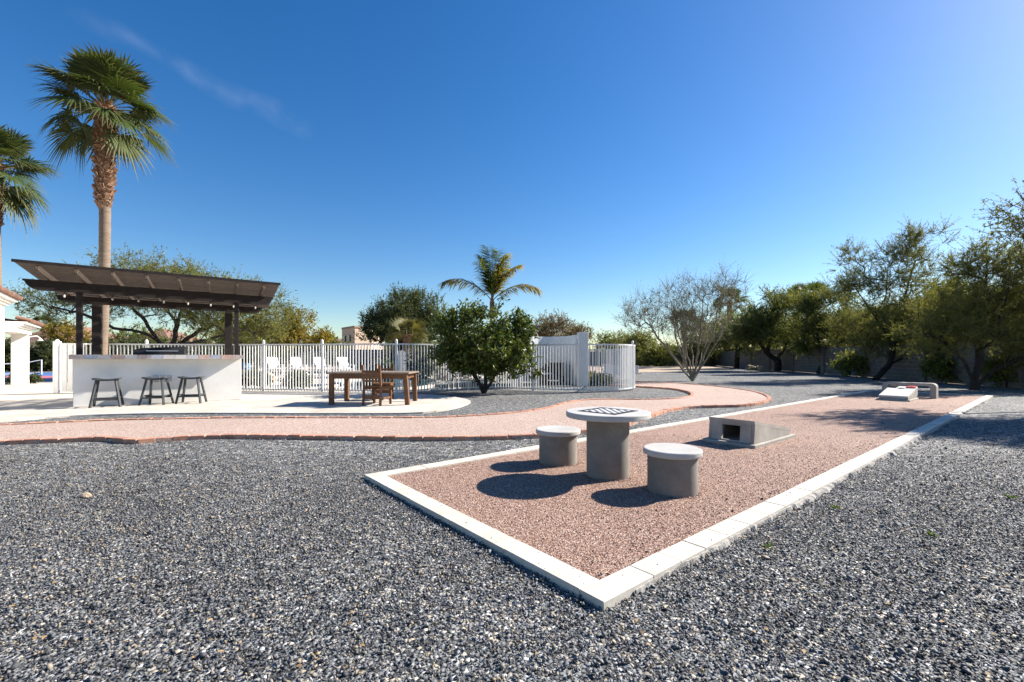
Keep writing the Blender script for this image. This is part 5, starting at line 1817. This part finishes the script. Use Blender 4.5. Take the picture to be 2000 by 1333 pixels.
def fan_frond(seed, pitch, Lp, Rf, nseg=30, sag=.5, dry=0.0, tone=(.056, .086, .024)):
    """fan leaf: petiole along +x rising at pitch, pleated segments, drooping tips"""
    r = np.random.RandomState(seed)
    V_, F_, C_ = [], [], []

    def add(v, f, c):
        b = sum(len(x) for x in V_)
        V_.append(np.array(v))
        F_.extend([tuple(i + b for i in q) for q in f])
        C_.append(np.repeat(np.array(c)[None], len(v), 0))
    cp, sp = math.cos(pitch), math.sin(pitch)
    # petiole
    pts = []
    for k in range(6):
        t_ = k / 5
        pts.append(np.array((Lp * t_ * cp, 0, Lp * t_ * sp - sag * .35 * t_ * t_ * Lp)))
    for a, b in zip(pts[:-1], pts[1:]):
        w = .022
        add([a + (0, -w, 0), a + (0, w, 0), b + (0, w * .8, 0), b + (0, -w * .8, 0)], [(0, 1, 2, 3)], (.15, .14, .05))
        add([a + (0, 0, -w), a + (0, 0, w), b + (0, 0, w * .8), b + (0, 0, -w * .8)], [(0, 1, 2, 3)], (.15, .14, .05))
    hub = pts[-1]
    fx = pts[-1] - pts[-2]
    fx /= np.linalg.norm(fx)
    fy = np.array((0, 1., 0))
    fz = np.cross(fx, fy)
    span = R(118)
    da = 2 * span / nseg
    for s_ in range(nseg):
        a = -span + da * (s_ + .5) + r.randn() * .01
        L = Rf * (.72 + .28 * math.cos(a * .75)) * r.uniform(.9, 1.08)
        cup = .28 * abs(a) / span
        dirv = fx * math.cos(a) + fy * math.sin(a) + fz * cup
        dirv /= np.linalg.norm(dirv)
        sd = np.cross(fz, dirv)
        sd /= np.linalg.norm(sd)
        up_ = np.cross(dirv, sd)
        rows = []
        stepsr = (0.03, .3, .55, .75, .9, 1.0)
        drp = sag * r.uniform(.5, 1.5)
        for t_ in stepsr:
            w = math.tan(da / 2) * L * min(t_, .55) * (1.0 if t_ <= .55 else max(.06, (1 - t_) / .45)) * 1.02
            p = hub + dirv * L * t_ + np.array((0, 0, -1)) * drp * L * max(0, t_ - .35) ** 1.8 * 1.1
            ctr = p + up_ * w * .45
            rows.append((p - sd * w, ctr, p + sd * w))
        v = [q for row in rows for q in row]
        f = []
        for k in range(len(stepsr) - 1):
            f += [(3 * k, 3 * k + 3, 3 * k + 4, 3 * k + 1), (3 * k + 1, 3 * k + 4, 3 * k + 5, 3 * k + 2)]
        base = np.array(tone) * r.uniform(.75, 1.3)
        c = np.repeat(base[None], len(v), 0)
        tipc = np.array((.20, .17, .085))
        for k, t_ in enumerate(stepsr):
            m_ = max(0, (t_ - .7) / .3) * .7 + dry * .6
            c[3 * k:3 * k + 3] = c[3 * k:3 * k + 3] * (1 - min(1, m_)) + tipc * min(1, m_)
        b = sum(len(x) for x in V_)
        V_.append(np.array(v))
        F_.extend([tuple(i + b for i in q) for q in f])
        C_.append(c)
    return np_mesh('frond', np.concatenate(V_), F_, M['frond'], np.concatenate(C_))


FR, FRY = {}, {}
for cls, (pt, sg, dry) in {'up': (62, .35, 0), 'mid': (28, .55, 0), 'low': (-12, .8, .05), 'hang': (-48, .9, .35)}.items():
    FR[cls] = [fan_frond(300 + i + int(pt), R(pt), 1.05, 1.12, 30, sg, dry) for i in range(3)]
    FRY[cls] = [fan_frond(340 + i + int(pt), R(pt), 1.05, 1.12, 24, sg, dry, (.12, .115, .034)) for i in range(2)]


def fan_palm(name, label, base, top, trunk_r, boot_from, nfr, seed, scale=1.0, group=None, hang_dirs=(), boot_r=1.75, dry=False):
    r = random.Random(seed)
    base, top = Vector(base), Vector(top)
    root = empty(name, base, 0, label, 'palm tree', group)
    tp = top - base
    pts, rad = [], []
    N_ = 40
    for k in range(N_ + 1):
        t_ = k / N_
        bend = Vector((.10 * math.sin(t_ * 3.0) * trunk_r / .16, .05 * math.sin(t_ * 2), 0))
        pts.append(tp * t_ + bend * (1 - t_))
        rad.append(trunk_r * (1.25 - .25 * min(1, t_ * 6)) * (1 + .035 * (k % 2)))
    MB().tube(pts, rad, 14).build('trunk', M['palm_trunk'], root)
    # leaf bases left on the upper trunk
    bo = MB()
    k0 = boot_from
    H_ = tp.length
    nb_ = int(260 * (1 - k0) * H_ / 2.6) if scale > .5 else 0
    for i in range(nb_):
        t_ = k0 + (1 - k0) * (i / nb_)
        a = i * 2.399 + r.uniform(-.2, .2)
        rr = trunk_r * (1.0 + (boot_r - 1.0) * min(1, (t_ - k0) / (1 - k0) * 2.0 + .35))
        c = tp * t_ + Vector((math.cos(a), math.sin(a), 0)) * rr * .78
        d = Vector((math.cos(a) * .55 + r.uniform(-.15, .15), math.sin(a) * .55 + r.uniform(-.15, .15), r.uniform(.5, 1.1))).normalized()
        bo.bar(c - d * .10, c + d * r.uniform(.08, .2), r.uniform(.07, .13), r.uniform(.02, .04), Vector((math.cos(a), math.sin(a), 0)))
    core = MB()
    if nb_:
        core.tube([tp * (k0 + (1.0 - k0) * q / 6) for q in range(7)], [trunk_r * (1.05 + (boot_r - 1.25) * min(1, q / 3)) for q in range(7)], 14)
        core.build('leaf_base_core', M['boots'], root)
        bo.build('leaf_bases', M['boots'], root)
    nb_small = nfr > 30
    for i in range(nfr):
        t_ = i / nfr
        cls = ('up' if t_ < .44 else 'mid' if t_ < .76 else 'low' if t_ < .94 else 'hang') if nb_small else ('up' if t_ < .5 else 'mid' if t_ < .85 else 'low')
        a = i * 2.399963 + r.uniform(-.25, .25)
        if cls == 'hang' and hang_dirs: a = r.choice(hang_dirs) + r.uniform(-.35, .35)
        link('frond', r.choice((FR if not dry else FRY)[cls]), root, tp + Vector((math.cos(a) * .1, math.sin(a) * .1, .06 - .35 * t_)) * scale, (r.uniform(-.25, .25) if nb_small else r.uniform(-1.2, 1.2), r.uniform(-.2, .2), a), scale * r.uniform(.85, 1.1))
    return root


Yp = 14.6
fan_palm('fan_palm', 'tall fan palm with a shaggy upper trunk rising behind the bar', gz(194, Yp), P(207, 206, Yp), .145, .645, 60, 11, .84, 'tall fan palms on the left', (3.3, 2.8, 3.9, -.3), 1.8)
Yp = 17.5
fan_palm('fan_palm', 'tall fan palm cut off by the left edge of the picture', gz(-14, Yp), P(-14, 322, Yp), .18, .72, 56, 5, .86, 'tall fan palms on the left', (-.4, .4, -1.0), 1.7)
for i, (px, py, Y, s_, lab) in enumerate(((796, 655, 27, .72, 'low yellowing fan palm before the dark bushy tree'), (1425, 590, 54, 1.15, 'far fan palm rising between the bare tree and the mesquites'), (1581, 578, 50, 1.1, 'far fan palm above the forked mesquite'),
                                           (1336, 628, 48, .95, 'far fan palm seen through the bare tree'), (84, 632, 60, .7, 'tiny far fan palm beside the red tile roof'))):
    fan_palm('small_fan_palm', lab, gz(px, Y), P(px, py, Y), .16, .6, 26, 40 + i, s_, 'small and far fan palms', dry=(i == 0))


def feather_frond(seed, L, pitch, curl, nl=46, ll=.5, tone=(.075, .10, .03)):
    r = np.random.RandomState(seed)
    pts = []
    a = pitch
    p = np.array((0., 0, 0))
    n = 16
    for k in range(n + 1):
        pts.append(p.copy())
        p = p + np.array((math.cos(a), 0, math.sin(a))) * L / n
        a -= curl / n * (.4 + 1.2 * k / n)
    V_, F_, C_ = [], [], []
    A = np.array(pts[:-1])
    Bp = np.array(pts[1:])
    v, f = prisms(A, Bp, np.linspace(.022, .006, n), np.linspace(.02, .005, n), 4)
    V_.append(v)
    F_.append(f)
    C_.append(np.repeat(np.array(((.16, .14, .05),)), len(v), 0))
    b = len(v)
    C, D, LL = [], [], []
    for k in range(nl):
        t_ = .14 + .86 * k / nl
        x = t_ * n
        i = min(int(x), n - 1)
        q = A[i] + (Bp[i] - A[i]) * (x - i)
        tg = (Bp[i] - A[i]) / np.linalg.norm(Bp[i] - A[i])
        for sg in (-1, 1):
            d = tg * .75 + np.array((0, sg * .9, 0)) + np.array((0, 0, -.25)) + r.randn(3) * .16
            C.append(q)
            D.append(d)
            LL.append(ll * (.5 + .9 * math.sin(math.pi * (.12 + .8 * t_))) * r.uniform(.8, 1.15))
    C, D, LL = np.array(C), np.array(D), np.array(LL)[:, None]
    D /= np.linalg.norm(D, axis=1, keepdims=True)
    S = np.cross(D, np.array((.1, .05, 1.)))
    S /= np.linalg.norm(S, axis=1, keepdims=True)
    g = np.array((0, 0, -1.))
    w = .028
    q0, q1, q2 = C, C + D * LL * .5 + g * LL * .06, C + D * LL + g * LL * .30
    v = np.stack([q0 - S * w * .5, q0 + S * w * .5, q1 + S * w, q1 - S * w, q2, q2], 1).reshape(-1, 3)
    k = np.arange(len(C))[:, None] * 6
    f = np.concatenate([np.concatenate([k, k + 1, k + 2, k + 3], 1), np.concatenate([k + 3, k + 2, k + 4, k + 5], 1)])
    V_.append(v)
    F_.append(f + b)
    cc = np.array(tone)[None] * 1.4 * (.7 + .6 * r.rand(len(C), 1))
    C_.append(np.repeat(cc, 6, 0))
    return np_mesh('frond', np.concatenate(V_), np.concatenate(F_), M['frond'], np.concatenate(C_))


Yq = 21.5
qp = empty('queen_palm', gz(962, Yq), 0, 'feather leaved palm with arching fronds behind the orange tree', 'palm tree')
qt = P(961, 601, Yq) - gz(962, Yq)
MB().tube([(0, 0, 0), qt * .5 + Vector((.04, 0, 0)), qt * .9, qt], [.16, .13, .11, .07], 12).build('trunk', M['palm_trunk'], qp)
MB().tube([qt * .93, qt + Vector((0, 0, .25)), qt + Vector((0, 0, .5))], [.12, .11, .05], 12).build('crownshaft', M['boots'], qp)
for i, (az, pit, cur, L, tn) in enumerate(((180, 52, 1.55, 2.75, (.17, .15, .06)), (2, 46, 1.55, 2.5, (.18, .155, .065)), (120, 86, .3, 2.75, (.075, .115, .045)), (40, 82, .55, 2.5, (.30, .26, .045)), (-70, 82, .6, 2.4, (.10, .14, .04)), (15, 74, 1.1, 2.4, (.30, .25, .045)), (90, 88, .25, 2.5, (.09, .13, .045)), (-10, 84, .7, 2.3, (.24, .22, .045)),
                                           (150, 84, .5, 2.3, (.09, .13, .04)), (-140, 82, .7, 2.0, (.11, .14, .045)), (60, 76, .8, 2.2, (.14, .16, .04)))):
    link('frond', feather_frond(500 + i, L, R(pit), cur, 74, .62, tn), qp, qt + Vector((0, 0, .3)), (0, 0, R(az)))
